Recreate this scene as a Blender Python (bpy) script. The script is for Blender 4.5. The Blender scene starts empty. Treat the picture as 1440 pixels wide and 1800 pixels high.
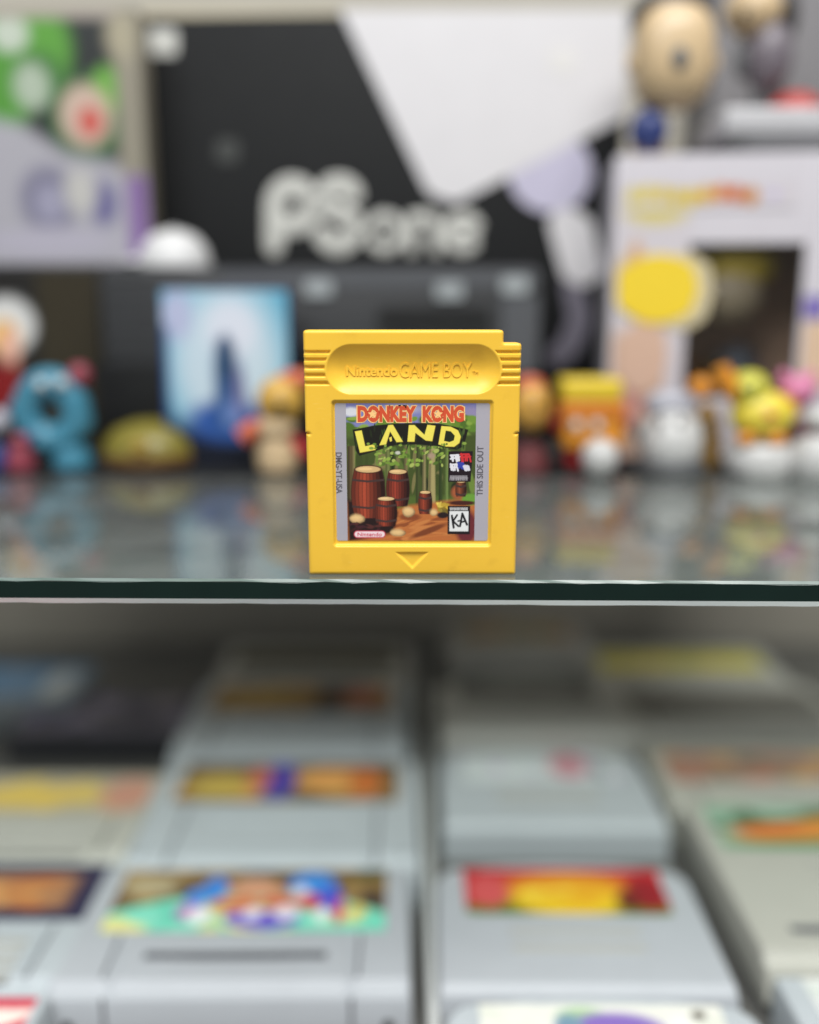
import bpy, bmesh, math, random
import numpy as np
from mathutils import Vector, Matrix

# ------------------------------------------------------------------ camera, light, exposure
SC = bpy.context.scene
COL = SC.collection
R = math.radians
PITCH = R(12.0)
CAM = Vector((0.0, -0.2444, 0.0694))
FPX = 1650.0                      # focal length for a 1440 px wide picture

cam_d = bpy.data.cameras.new('camera')
cam = bpy.data.objects.new('camera', cam_d); COL.objects.link(cam)
cam.location = CAM
cam.rotation_euler = (math.pi/2 - PITCH, 0, 0)
cam_d.sensor_fit = 'HORIZONTAL'; cam_d.sensor_width = 36.0
cam_d.lens = FPX/1440*36.0
cam_d.clip_start = 0.005; cam_d.clip_end = 50
cam_d.dof.use_dof = True
cam_d.dof.focus_distance = 0.2462
cam_d.dof.aperture_fstop = 3.0
SC.camera = cam

w = bpy.data.worlds.new('World'); SC.world = w; w.use_nodes = True
bg = w.node_tree.nodes['Background']
bg.inputs[0].default_value = (0.93, 0.97, 1.0, 1); bg.inputs[1].default_value = 0.33

def area(name, loc, target, sx, sy, power, color=(1, 1, 1)):
    l = bpy.data.lights.new(name, 'AREA'); l.shape = 'RECTANGLE'; l.size = sx; l.size_y = sy
    l.energy = power; l.color = color
    o = bpy.data.objects.new(name, l); COL.objects.link(o); o.location = loc
    o.rotation_euler = (Vector(target)-Vector(loc)).to_track_quat('-Z', 'Y').to_euler()
    return o
area('ceiling_lamp', (0.2, -0.52, 1.25), (0, 0.08, 0), 0.9, 0.5, 26, (1.0, 0.985, 0.96))
area('ceiling_lamp', (-0.45, -0.8, 0.95), (0, 0.1, 0), 0.6, 0.4, 8, (0.95, 0.98, 1.0))

SC.view_settings.view_transform = 'Standard'; SC.view_settings.look = 'None'
SC.view_settings.exposure = 0.0; SC.view_settings.gamma = 1.0
SC.render.engine = 'CYCLES'
SC.cycles.use_denoising = True
SC.cycles.max_bounces = 10; SC.cycles.transparent_max_bounces = 12
SC.cycles.caustics_reflective = False; SC.cycles.caustics_refractive = False

# ------------------------------------------------------------------ picture geometry helpers
SN, CS = math.sin(PITCH), math.cos(PITCH)
def _dir(u, v):
    a = (u-720)/FPX; b = (v-900)/FPX
    return Vector((a, CS-b*SN, -SN-b*CS))
def AT(u, v, y):
    d = _dir(u, v); t = (y-CAM.y)/d.y
    return CAM+d*t
def GZ(u, v, z):
    d = _dir(u, v); t = (z-CAM.z)/d.z
    return CAM+d*t
def SCALE(y, z=0.0):              # metres per photo pixel at a place
    return ((y-CAM.y)*CS+(CAM.z-z)*SN)/FPX

# ------------------------------------------------------------------ colours and materials
def lin(c):
    c = np.asarray(c, float)/255.0
    return np.where(c <= 0.04045, c/12.92, ((c+0.055)/1.055)**2.4)
def L4(c):
    return tuple(lin(c))+(1.0,)

MATS = {}
def mat(name, rgb, rough=0.5, spec=0.5, bump=0.0, bscale=400, vary=0.06, metal=0.0, coat=0.0, trans=0.0):
    if name in MATS: return MATS[name]
    m = bpy.data.materials.new(name); m.use_nodes = True
    nt = m.node_tree; b = nt.nodes['Principled BSDF']
    tc = nt.nodes.new('ShaderNodeTexCoord')
    n = nt.nodes.new('ShaderNodeTexNoise'); n.inputs['Scale'].default_value = 60; n.inputs['Detail'].default_value = 6
    nt.links.new(tc.outputs['Object'], n.inputs['Vector'])
    mx = nt.nodes.new('ShaderNodeMix'); mx.data_type = 'RGBA'
    c = np.array(L4(rgb)[:3])
    mx.inputs[6].default_value = tuple(c*(1-vary))+(1,)
    mx.inputs[7].default_value = tuple(np.minimum(c*(1+vary), 1))+(1,)
    nt.links.new(n.outputs[0], mx.inputs[0]); nt.links.new(mx.outputs[2], b.inputs['Base Color'])
    b.inputs['Metallic'].default_value = metal
    b.inputs['Specular IOR Level'].default_value = spec
    b.inputs['Coat Weight'].default_value = coat
    rr = nt.nodes.new('ShaderNodeMapRange'); rr.inputs[3].default_value = max(rough-0.08, 0.02); rr.inputs[4].default_value = min(rough+0.08, 1)
    n2 = nt.nodes.new('ShaderNodeTexNoise'); n2.inputs['Scale'].default_value = 180; n2.inputs['Detail'].default_value = 4
    nt.links.new(tc.outputs['Object'], n2.inputs['Vector'])
    nt.links.new(n2.outputs[0], rr.inputs[0]); nt.links.new(rr.outputs[0], b.inputs['Roughness'])
    if bump:
        n3 = nt.nodes.new('ShaderNodeTexNoise'); n3.inputs['Scale'].default_value = bscale*10; n3.inputs['Detail'].default_value = 3
        nt.links.new(tc.outputs['Object'], n3.inputs['Vector'])
        bp = nt.nodes.new('ShaderNodeBump'); bp.inputs['Strength'].default_value = bump; bp.inputs['Distance'].default_value = 0.0001
        nt.links.new(n3.outputs[0], bp.inputs['Height']); nt.links.new(bp.outputs[0], b.inputs['Normal'])
    MATS[name] = m
    return m

def print_mat(name='printed_ink', rough=0.38):
    if name in MATS: return MATS[name]
    m = bpy.data.materials.new(name); m.use_nodes = True; nt = m.node_tree; b = nt.nodes['Principled BSDF']
    a = nt.nodes.new('ShaderNodeAttribute'); a.attribute_name = 'ink'
    nt.links.new(a.outputs['Color'], b.inputs['Base Color']); b.inputs['Roughness'].default_value = rough
    b.inputs['Specular IOR Level'].default_value = 0.4
    MATS[name] = m
    return m

def glass_mat(name, tint, gloss_rough=0.0, ior=1.5, dust=0.0):
    m = bpy.data.materials.new(name); m.use_nodes = True; nt = m.node_tree
    nt.nodes.remove(nt.nodes['Principled BSDF']); out = nt.nodes['Material Output']
    fr = nt.nodes.new('ShaderNodeFresnel'); fr.inputs[0].default_value = ior
    t = nt.nodes.new('ShaderNodeBsdfTransparent'); t.inputs[0].default_value = tint+(1,)
    g = nt.nodes.new('ShaderNodeBsdfGlossy'); g.inputs['Roughness'].default_value = gloss_rough
    g.inputs[0].default_value = (0.95, 1.0, 0.98, 1)
    mx = nt.nodes.new('ShaderNodeMixShader')
    nt.links.new(fr.outputs[0], mx.inputs[0]); nt.links.new(t.outputs[0], mx.inputs[1]); nt.links.new(g.outputs[0], mx.inputs[2])
    last = mx
    if dust:
        df = nt.nodes.new('ShaderNodeBsdfDiffuse'); df.inputs[0].default_value = (0.75, 0.78, 0.76, 1)
        tc = nt.nodes.new('ShaderNodeTexCoord'); n = nt.nodes.new('ShaderNodeTexNoise'); n.inputs['Scale'].default_value = 35; n.inputs['Detail'].default_value = 8
        nt.links.new(tc.outputs['Object'], n.inputs['Vector'])
        mr = nt.nodes.new('ShaderNodeMapRange'); mr.inputs[1].default_value = 0.3; mr.inputs[2].default_value = 0.7
        mr.inputs[3].default_value = dust*0.6; mr.inputs[4].default_value = dust*1.4
        nt.links.new(n.outputs[0], mr.inputs[0])
        m2 = nt.nodes.new('ShaderNodeMixShader'); nt.links.new(mr.outputs[0], m2.inputs[0]); nt.links.new(mx.outputs[0], m2.inputs[1]); nt.links.new(df.outputs[0], m2.inputs[2]); last = m2
    nt.links.new(last.outputs[0], out.inputs[0])
    MATS[name] = m
    return m

# ------------------------------------------------------------------ object helpers
def prop(o, label=None, cat=None, group=None, kind=None):
    if label: o['label'] = label
    if cat: o['category'] = cat
    if group: o['group'] = group
    if kind: o['kind'] = kind
    return o
def empty(name, loc, label=None, cat=None, group=None, rot=(0, 0, 0), kind=None):
    o = bpy.data.objects.new(name, None); o.empty_display_size = 0.01
    COL.objects.link(o); o.location = loc; o.rotation_euler = rot
    return prop(o, label, cat, group, kind)
def link(name, me, m, parent=None, loc=(0, 0, 0), rot=(0, 0, 0), smooth=True):
    if m is not None and len(me.materials) == 0: me.materials.append(m)
    o = bpy.data.objects.new(name, me); COL.objects.link(o)
    o.location = loc; o.rotation_euler = rot
    if parent is not None: o.parent = parent
    return o
def finish(bm, name, smooth=True, angle=40):
    bmesh.ops.recalc_face_normals(bm, faces=bm.faces)
    me = bpy.data.meshes.new(name); bm.to_mesh(me); bm.free()
    if smooth:
        me.shade_smooth(); me.set_sharp_from_angle(angle=R(angle))
    return me
def box_me(sx, sy, sz, bevel=0.0, seg=2, base=False):
    bm = bmesh.new(); bmesh.ops.create_cube(bm, size=1)
    for v in bm.verts:
        v.co.x *= sx; v.co.y *= sy; v.co.z = (v.co.z+(0.5 if base else 0))*sz
    if bevel:
        bmesh.ops.bevel(bm, geom=list(bm.edges), offset=bevel, segments=seg, profile=0.5, affect='EDGES')
    return finish(bm, 'box')
def lathe_me(prof, n=28):
    bm = bmesh.new(); rings = []
    for r, z in prof:
        if r < 1e-7: rings.append([bm.verts.new((0, 0, z))])
        else: rings.append([bm.verts.new((r*math.cos(2*math.pi*k/n), r*math.sin(2*math.pi*k/n), z)) for k in range(n)])
    for a, b in zip(rings, rings[1:]):
        for k in range(n):
            q = [a[k % len(a)], a[(k+1) % len(a)], b[(k+1) % len(b)], b[k % len(b)]]
            q = list(dict.fromkeys(q))
            if len(q) > 2: bm.faces.new(q)
    return finish(bm, 'lathe')
def ball_me(rx, ry, rz, n=24, squash=None):
    bm = bmesh.new(); bmesh.ops.create_uvsphere(bm, u_segments=n, v_segments=n//2+2, radius=1)
    for v in bm.verts:
        x, y, z = v.co
        if squash: x, y, z = squash(x, y, z)
        v.co = (x*rx, y*ry, z*rz)
    return finish(bm, 'ball', angle=60)
def torus_me(R1, r1, n=36, m=14, sz=1.0):
    bm = bmesh.new(); vs = [[bm.verts.new(((R1+r1*math.cos(b))*math.cos(a), r1*math.sin(b), (R1+r1*math.cos(b))*math.sin(a)*sz))
          for b in [2*math.pi*j/m for j in range(m)]] for a in [2*math.pi*i/n for i in range(n)]]
    for i in range(n):
        for j in range(m):
            bm.faces.new((vs[i][j], vs[(i+1) % n][j], vs[(i+1) % n][(j+1) % m], vs[i][(j+1) % m]))
    return finish(bm, 'torus')
def tube_me(pts, rad, n=12):
    bm = bmesh.new(); rings = []
    for i, p in enumerate(pts):
        p = Vector(p); a = Vector(pts[max(i-1, 0)]); b = Vector(pts[min(i+1, len(pts)-1)])
        t = (b-a).normalized(); q = t.to_track_quat('Z', 'Y')
        r = rad[i] if isinstance(rad, (list, tuple)) else rad
        rings.append([bm.verts.new(p+q @ Vector((r*math.cos(2*math.pi*k/n), r*math.sin(2*math.pi*k/n), 0))) for k in range(n)])
    for a, b in zip(rings, rings[1:]):
        for k in range(n): bm.faces.new((a[k], a[(k+1) % n], b[(k+1) % n], b[k]))
    bm.faces.new(rings[0]); bm.faces.new(rings[-1])
    return finish(bm, 'tube')
def plate_me(pts, thick, bevel=0.0):
    """outline (x,z) standing in the XZ plane, front face at y=-thick, back at y=0"""
    bm = bmesh.new(); f = [bm.verts.new((x, -thick, z)) for x, z in pts]; b = [bm.verts.new((x, 0, z)) for x, z in pts]
    bm.faces.new(f); bm.faces.new(b[::-1]); n = len(pts)
    for k in range(n): bm.faces.new((f[k], b[k], b[(k+1) % n], f[(k+1) % n]))
    return finish(bm, 'plate', angle=30)
def round_poly(pts, r, seg=6):
    """pts with a corner radius (scalar or list)"""
    out = []; n = len(pts)
    for i in range(n):
        p = Vector(pts[i]); a = Vector(pts[i-1]); b = Vector(pts[(i+1) % n])
        rr = r[i] if isinstance(r, (list, tuple)) else r
        if rr <= 0: out.append(tuple(p)); continue
        d1 = (a-p); d2 = (b-p); l1, l2 = d1.length, d2.length; d1.normalize(); d2.normalize()
        ang = d1.angle(d2); t = min(rr/math.tan(ang/2), l1*0.49, l2*0.49)
        p1 = p+d1*t; p2 = p+d2*t
        for k in range(seg+1):
            s = k/seg
            out.append(tuple((1-s)**2*p1+2*s*(1-s)*p+s*s*p2))
    return out
def text_me(txt, size, extrude=0.0001, offset=0.0, spacing=1.0, shear=0.0, bevel=0.0, align='CENTER'):
    """lettering standing in the XZ plane facing -Y, centred"""
    cu = bpy.data.curves.new('lettering', 'FONT'); cu.body = txt; cu.size = size; cu.extrude = extrude
    cu.offset = offset; cu.space_character = spacing; cu.shear = shear; cu.bevel_depth = bevel
    cu.align_x = align; cu.align_y = 'CENTER'; cu.resolution_u = 4
    o = bpy.data.objects.new('lettering_tmp', cu); COL.objects.link(o)
    dg = bpy.context.evaluated_depsgraph_get(); dg.update()
    me = bpy.data.meshes.new_from_object(o.evaluated_get(dg))
    bpy.data.objects.remove(o); bpy.data.curves.remove(cu)
    me.materials.clear()
    me.transform(Matrix.Rotation(math.pi/2, 4, 'X'))
    return me
def fit(me, wd, ht, cx=0, cz=0):
    """stretch lettering to a width and height round (cx,cz) in XZ"""
    c = np.zeros(len(me.vertices)*3); me.vertices.foreach_get('co', c); c = c.reshape(-1, 3)
    lo, hi = c.min(0), c.max(0)
    c[:, 0] = (c[:, 0]-(lo[0]+hi[0])/2)*wd/(hi[0]-lo[0])+cx
    c[:, 2] = (c[:, 2]-(lo[2]+hi[2])/2)*ht/(hi[2]-lo[2])+cz
    me.vertices.foreach_set('co', c.ravel()); me.update()
    return me

# ------------------------------------------------------------------ flat print: drawn shape by shape into a colour grid
class Art:
    def __init__(s, nx, ny, bgc):
        s.nx, s.ny = nx, ny
        s.U, s.V = np.meshgrid((np.arange(nx))/(nx-1), (np.arange(ny))/(ny-1))
        s.c = np.zeros((ny, nx, 3)); s.c[:] = lin(bgc)
        s.px = 1.0/max(nx, ny)
    def put(s, m, col):
        m = np.clip(m, 0, 1)[..., None]; s.c = s.c*(1-m)+lin(col)*m; return s
    def ell(s, x, y, rx, ry, col, soft=0.05, rot=0.0, op=1.0):
        dx, dy = s.U-x, s.V-y; c, n = math.cos(rot), math.sin(rot)
        a = (dx*c+dy*n)/rx; b = (-dx*n+dy*c)/ry
        return s.put((1-np.sqrt(a*a+b*b))/soft+0.5 if soft else 1.0*(a*a+b*b < 1), col) if op == 1 else s.put(np.clip((1-np.sqrt(a*a+b*b))/soft+0.5, 0, 1)*op, col)
    def rect(s, x0, y0, x1, y1, col, soft=None, op=1.0):
        f = soft or s.px
        m = np.minimum(np.minimum(s.U-x0, x1-s.U), np.minimum(s.V-y0, y1-s.V))/f+0.5
        return s.put(np.clip(m, 0, 1)*op, col)
    def poly(s, pts, col, soft=None, op=1.0, asp=1.0):
        f = soft or s.px*1.2; n = len(pts); ins = np.zeros(s.U.shape, bool); d = np.full(s.U.shape, 9.0)
        for i in range(n):
            (x0, y0), (x1, y1) = pts[i], pts[(i+1) % n]
            cond = (y0 > s.V) != (y1 > s.V)
            if y1 != y0: ins ^= cond & (s.U < (x1-x0)*(s.V-y0)/(y1-y0)+x0)
            ex, ey = x1-x0, y1-y0; l2 = ex*ex+ey*ey+1e-12
            t = np.clip(((s.U-x0)*ex+(s.V-y0)*ey)/l2, 0, 1)
            d = np.minimum(d, np.hypot(s.U-x0-t*ex, s.V-y0-t*ey))
        sd = np.where(ins, d, -d)
        return s.put(np.clip(sd/f+0.5, 0, 1)*op, col)
    def line(s, x0, y0, x1, y1, wd, col, op=1.0):
        ex, ey = x1-x0, y1-y0; t = np.clip(((s.U-x0)*ex+(s.V-y0)*ey)/(ex*ex+ey*ey+1e-12), 0, 1)
        d = np.hypot(s.U-x0-t*ex, s.V-y0-t*ey)
        return s.put(np.clip((wd/2-d)/s.px+0.5, 0, 1)*op, col)
    def grain(s, amt, seed=1):
        r = np.random.RandomState(seed); g = r.rand(s.ny, s.nx, 1)
        s.c = np.clip(s.c*(1+amt*(g-0.5)), 0, 1); return s
    def mesh(s, wd, ht, gain=1.0):
        """printed sheet standing in XZ, facing -Y, origin at its centre"""
        nx, ny = s.nx, s.ny
        co = np.zeros((ny, nx, 3)); co[..., 0] = (s.U-0.5)*wd; co[..., 2] = (s.V-0.5)*ht
        idx = np.arange(nx*ny).reshape(ny, nx)
        q = np.stack([idx[:-1, :-1], idx[:-1, 1:], idx[1:, 1:], idx[1:, :-1]], -1).reshape(-1, 4)
        me = bpy.data.meshes.new('print'); me.from_pydata(co.reshape(-1, 3).tolist(), [], q.tolist())
        a = me.color_attributes.new('ink', 'FLOAT_COLOR', 'POINT')
        rgba = np.ones((nx*ny, 4)); rgba[:, :3] = s.c.reshape(-1, 3)*gain
        a.data.foreach_set('color', rgba.ravel().astype(np.float32))
        me.update(); return me

# ================================================================== SETTING
SHELF_T = 0.0073
YAW = R(-0.9)
shelf = empty('glass_shelf', (0, -0.0048, 0), 'clear glass shelf with dark green front edge under the yellow cartridge', 'shelf', rot=(0, 0, YAW), kind='structure')
glass = glass_mat('shelf_glass', (0.93, 0.965, 0.95), 0.03, 1.5, 0.055)
SW, SD = 0.9, 0.36
pane = bmesh.new()
def quad(bm, *p): bm.faces.new([bm.verts.new(q) for q in p])
ch = 0.0007; cb = 0.0019
quad(pane, (-SW/2, ch, 0), (SW/2, ch, 0), (SW/2, SD, 0), (-SW/2, SD, 0))
quad(pane, (-SW/2, cb, -SHELF_T), (-SW/2, SD, -SHELF_T), (SW/2, SD, -SHELF_T), (SW/2, cb, -SHELF_T))
me = bpy.data.meshes.new('pane'); pane.to_mesh(me); pane.free()
link('glass_pane', me, glass, shelf)
edge_m = mat('green_glass_edge', (11, 30, 25), rough=0.16, vary=0.25, spec=0.3)
bm = bmesh.new(); quad(bm, (-SW/2, 0, -SHELF_T+cb), (SW/2, 0, -SHELF_T+cb), (SW/2, 0, -ch), (-SW/2, 0, -ch))
quad(bm, (-SW/2, SD, 0), (SW/2, SD, 0), (SW/2, SD, -SHELF_T), (-SW/2, SD, -SHELF_T))
me = bpy.data.meshes.new('edge'); bm.to_mesh(me); bm.free(); link('polished_edge', me, edge_m, shelf)
# lower arris: light caught by the bevel is put into its near-white colour
m = bpy.data.materials.new('lit_arris'); m.use_nodes = True; nt = m.node_tree
nt.nodes.remove(nt.nodes['Principled BSDF'])
df = nt.nodes.new('ShaderNodeBsdfDiffuse'); df.inputs[0].default_value = (0.7, 0.75, 0.72, 1)
df.inputs[0].default_value = (0.85, 0.88, 0.85, 1)
gl = nt.nodes.new('ShaderNodeBsdfGlossy'); gl.inputs[0].default_value = (0.97, 1, 0.98, 1); gl.inputs['Roughness'].default_value = 0.45
mx = nt.nodes.new('ShaderNodeMixShader'); mx.inputs[0].default_value = 0.5
nt.links.new(gl.outputs[0], mx.inputs[1]); nt.links.new(df.outputs[0], mx.inputs[2]); nt.links.new(mx.outputs[0], nt.nodes['Material Output'].inputs[0])
lit_arris_m = m
rs = random.Random(4)
def arris(z0, y0, z1, y1, wob):
    bm = bmesh.new(); n = 120; a = []; b = []
    for k in range(n+1):
        x = -SW/2+SW*k/n; e = wob*(rs.random()-0.5)
        a.append(bm.verts.new((x, y0, z0))); b.append(bm.verts.new((x, y1+e*0.3, z1+e)))
    for k in range(n): bm.faces.new((a[k], a[k+1], b[k+1], b[k]))
    me = bpy.data.meshes.new('arris'); bm.to_mesh(me); bm.free(); return me
link('lower_arris', arris(-SHELF_T+cb, 0, -SHELF_T, cb, 0.0002), lit_arris_m, shelf)
top_ar = mat('top_arris', (92, 108, 102), rough=0.3)
link('upper_arris', arris(0, ch, -ch, 0, 0.0005), top_ar, shelf)

FLOOR = -0.1922
low = link('lower_shelf', box_me(1.2, 0.56, 0.006, 0.001), mat('lower_shelf_board', (98, 97, 94), rough=0.5), None, (0, 0.255, FLOOR-0.003))
prop(low, 'grey lower shelf board beneath the rows of grey cartridges', 'shelf', kind='structure')
wall = link('back_wall', box_me(1.6, 0.012, 1.1, 0.0), mat('back_wall_paint', (170, 165, 153), rough=0.8), None, (0, 0.482, 0.2))
prop(wall, 'beige back panel of the display case', 'wall', kind='structure')

# ================================================================== YELLOW CARTRIDGE
def cp(u, v):
    p = AT(u, v, 0.0); return (p.x, p.z)
Z0 = cp(720, 1011)[1]
cart = empty('game_cartridge', (0.00075, 0, 0), 'yellow handheld game cartridge with jungle label standing upright on the glass shelf', 'cartridge')
W2 = 0.02805; HT = 0.0650
ystep = cp(720, 762)[1]; ynot = cp(720, 603)[1]; xnot = cp(884, 590)[0]-0.0005
xb = W2-0.00015          # lower half a little narrower
pts = [(-xb, 0.0), (xb, 0.0), (xb, ystep-0.0002), (W2-0.0009, ystep), (W2, ystep+0.0003), (W2, ynot), (xnot, ynot), (xnot, HT), (-W2, HT), (-W2, ystep+0.0003), (-W2+0.0009, ystep), (-xb, ystep-0.0002)]
rad = [0.0008, 0.0008, 0, 0, 0, 0.0009, 0.0005, 0.0008, 0.0009, 0, 0, 0]
outl = np.array(round_poly(pts, rad, 5))
def sd_poly(X, Y, P):
    d = np.full(X.shape, 9.0); ins = np.zeros(X.shape, bool); nxp = np.zeros(X.shape); nyp = np.zeros(X.shape)
    for i in range(len(P)):
        x0, y0 = P[i]; x1, y1 = P[(i+1) % len(P)]; ex, ey = x1-x0, y1-y0
        if y1 != y0: ins ^= ((y0 > Y) != (y1 > Y)) & (X < ex*(Y-y0)/ey+x0)
        t = np.clip(((X-x0)*ex+(Y-y0)*ey)/(ex*ex+ey*ey+1e-18), 0, 1)
        qx, qy = x0+t*ex, y0+t*ey; dd = np.hypot(X-qx, Y-qy); b = dd < d
        d = np.where(b, dd, d); nxp = np.where(b, qx, nxp); nyp = np.where(b, qy, nyp)
    return np.where(ins, d, -d), nxp, nyp
sx0, sz1 = cp(571.5, 605); sx1, sz0 = cp(877, 693)
sx0 -= 0.0005; sx1 -= 0.0005
scr = (sz1-sz0)/2; scz = (sz1+sz0)/2; SCD = 0.0025
def stadium(X, Y):
    cx = np.clip(X, sx0+scr, sx1-scr)
    return scr-np.hypot(X-cx, Y-scz)
def scoop(X, Y):
    t = np.clip(stadium(X, Y)/scr, 0, 1)
    return SCD*(1-(1-t)**2.0)**0.9
lx0, lz1 = cp(574.5, 702.5); lx1, lz0 = cp(868.5, 962)
lx0 = -0.02125; lx1 = 0.02125
def rrect(X, Y, x0, y0, x1, y1, r):
    cx, cy = (x0+x1)/2, (y0+y1)/2; qx = np.abs(X-cx)-(x1-x0)/2+r; qy = np.abs(Y-cy)-(y1-y0)/2+r
    return -(np.hypot(np.maximum(qx, 0), np.maximum(qy, 0))+np.minimum(np.maximum(qx, qy), 0)-r)
tri = np.array([cp(691.5, 970), cp(754, 970), cp(723.5, 1001)])-np.array([0.0005, 0])
gro = [cp(720, v)[1] for v in (619.0, 632.2, 645.8, 659.5, 673.5)]
def sst(x): x = np.clip(x, 0, 1); return x*x*(3-2*x)
def depth(X, Y, s):
    r = np.where(Y < ystep, 0.0011, 0.0008)
    q = np.clip(r-s, 0, r); h = r-np.sqrt(np.maximum(r*r-q*q, 0))
    h = h+scoop(X, Y)
    st = stadium(X, Y)
    for i, g in enumerate(gro):
        lim = 0.0212
        m = sst((np.abs(X)-lim)/0.0003+0.5)*sst((-st-0.0006)/0.0003+0.5)
        h = h+0.0007*m*sst((0.00062-np.abs(Y-g))/0.00045)
    l = rrect(X, Y, lx0, lz0, lx1, lz1, 0.0011)
    h = h+0.0009*sst(l/0.0008)
    t, _, _ = sd_poly(X, Y, tri)
    h = h+0.00055*sst(t/0.0006)
    return h
DX = 0.00017
gx = np.arange(-W2-DX, W2+2*DX, DX); gy = np.arange(-DX, HT+2*DX, DX)
X, Y = np.meshgrid(gx, gy)
s, qx, qy = sd_poly(X, Y, outl)
ins = s > 0
cell = ins[:-1, :-1] | ins[1:, :-1] | ins[:-1, 1:] | ins[1:, 1:]
X2 = np.where(ins, X, qx); Y2 = np.where(ins, Y, qy); s2 = np.where(ins, s, 0)
D = depth(X2, Y2, s2)
idx = np.arange(X.size).reshape(X.shape)
q = np.stack([idx[:-1, :-1], idx[:-1, 1:], idx[1:, 1:], idx[1:, :-1]], -1)[cell]
used = np.unique(q); remap = np.full(X.size, -1); remap[used] = np.arange(len(used))
co = np.stack([X2.ravel(), D.ravel(), Y2.ravel()], -1)[used]
bm = bmesh.new(); vs = [bm.verts.new(c) for c in co.tolist()]
for f in remap[q].tolist(): bm.faces.new([vs[i] for i in f])
bmesh.ops.remove_doubles(bm, verts=[v for v in bm.verts if v.is_boundary], dist=1e-6)
bmesh.ops.dissolve_degenerate(bm, dist=1e-7, edges=[e for e in bm.edges if any(v.is_boundary for v in e.verts)])
be = [e for e in bm.edges if e.is_boundary]
TH = 0.0078
ret = bmesh.ops.extrude_edge_only(bm, edges=be)
nv = [g for g in ret['geom'] if isinstance(g, bmesh.types.BMVert)]
ne = [g for g in ret['geom'] if isinstance(g, bmesh.types.BMEdge) and g.is_boundary]
for v in nv: v.co.y = TH
bmesh.ops.contextual_create(bm, geom=ne)
bmesh.ops.recalc_face_normals(bm, faces=bm.faces)
me = bpy.data.meshes.new('shell'); bm.to_mesh(me); bm.free(); me.shade_smooth(); me.set_sharp_from_angle(angle=R(50))
yel = mat('yellow_plastic', (235, 187, 58), rough=0.38, bump=0.09, bscale=250, vary=0.05, spec=0.45)
yel.node_tree.nodes['Principled BSDF'].inputs['Subsurface Weight'].default_value = 0.0
ynt = yel.node_tree; yb = ynt.nodes['Principled BSDF']
old = yb.inputs['Base Color'].links[0].from_socket
tc = ynt.nodes.new('ShaderNodeTexCoord'); mp = ynt.nodes.new('ShaderNodeMapping'); mp.inputs['Scale'].default_value = (1, 1, 7); mp.inputs['Rotation'].default_value = (0, 0.7, 0)
sn = ynt.nodes.new('ShaderNodeTexNoise'); sn.inputs['Scale'].default_value = 420; sn.inputs['Detail'].default_value = 5
ynt.links.new(tc.outputs['Object'], mp.inputs[0]); ynt.links.new(mp.outputs[0], sn.inputs['Vector'])
mr = ynt.nodes.new('ShaderNodeMapRange'); mr.inputs[1].default_value = 0.62; mr.inputs[2].default_value = 0.72; mr.inputs[4].default_value = 0.35
ynt.links.new(sn.outputs[0], mr.inputs[0])
sm = ynt.nodes.new('ShaderNodeMix'); sm.data_type = 'RGBA'; sm.inputs[7].default_value = L4((244, 208, 112))
ynt.links.new(mr.outputs[0], sm.inputs[0]); ynt.links.new(old, sm.inputs[6])
gn = ynt.nodes.new('ShaderNodeTexNoise'); gn.inputs['Scale'].default_value = 150; gn.inputs['Detail'].default_value = 7
ynt.links.new(tc.outputs['Object'], gn.inputs['Vector'])
gr = ynt.nodes.new('ShaderNodeMapRange'); gr.inputs[1].default_value = 0.60; gr.inputs[2].default_value = 0.75; gr.inputs[4].default_value = 0.22
ynt.links.new(gn.outputs[0], gr.inputs[0])
gm = ynt.nodes.new('ShaderNodeMix'); gm.data_type = 'RGBA'; gm.inputs[7].default_value = L4((196, 146, 40))
ynt.links.new(gr.outputs[0], gm.inputs[0]); ynt.links.new(sm.outputs[2], gm.inputs[6]); ynt.links.new(gm.outputs[2], yb.inputs['Base Color'])
shell = link('shell', me, yel, cart)
# raised lettering that follows the hollow
def emboss(txt, u0, u1, v0, v1, off, shear=0.0):
    a = cp(u0, v1); b = cp(u1, v0)
    t = text_me(txt, 0.004, extrude=0.00016, offset=off, shear=shear)
    fit(t, b[0]-a[0], b[1]-a[1], (a[0]+b[0])/2-0.0005, (a[1]+b[1])/2)
    c = np.zeros(len(t.vertices)*3); t.vertices.foreach_get('co', c); c = c.reshape(-1, 3)
    c[:, 1] += scoop(c[:, 0], c[:, 2])-0.0001
    t.vertices.foreach_set('co', c.ravel()); t.update(); return t
link('embossed_maker_name', emboss('Nintendo', 606, 697, 644, 662, 0.00010), yel, shell)
link('embossed_system_name', emboss('GAME BOY', 701, 829, 638, 664.5, 0.0), yel, shell)
link('embossed_trademark', emboss('TM', 830.5, 840, 653, 659, 0.0), yel, shell)

# ---- label
def zl(x, y): return (570+x/4.8, 700+y/4.8)     # coordinates read off an enlargement
LY = 0.00088
lab = empty('label', (0, 0, 0)); lab.parent = cart
LW = 0.0405; LZ1 = cp(720, 709.3)[1]; LZ0 = cp(720, 951.5)[1]; LC = (LZ0+LZ1)/2; LH = LZ1-LZ0
pp = round_poly([(-LW/2, LC-LH/2), (LW/2, LC-LH/2), (LW/2, LC+LH/2), (-LW/2, LC+LH/2)], 0.0007)
grey = mat('label_grey', (166, 162, 170), rough=0.4, vary=0.03)
link('label_sheet', plate_me(pp, 0.0001), grey, cart, (0, LY, 0))
bpy.data.objects.remove(lab)
lab = [o for o in cart.children if o.name.startswith('label_sheet')][0]
AX0, AX1 = -0.01735, 0.01665      # printed picture between the grey strips
def na(x, y):                     # enlargement -> picture coordinates 0..1
    return ((x-172)/1076, 1-(y-45)/1160)
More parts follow.
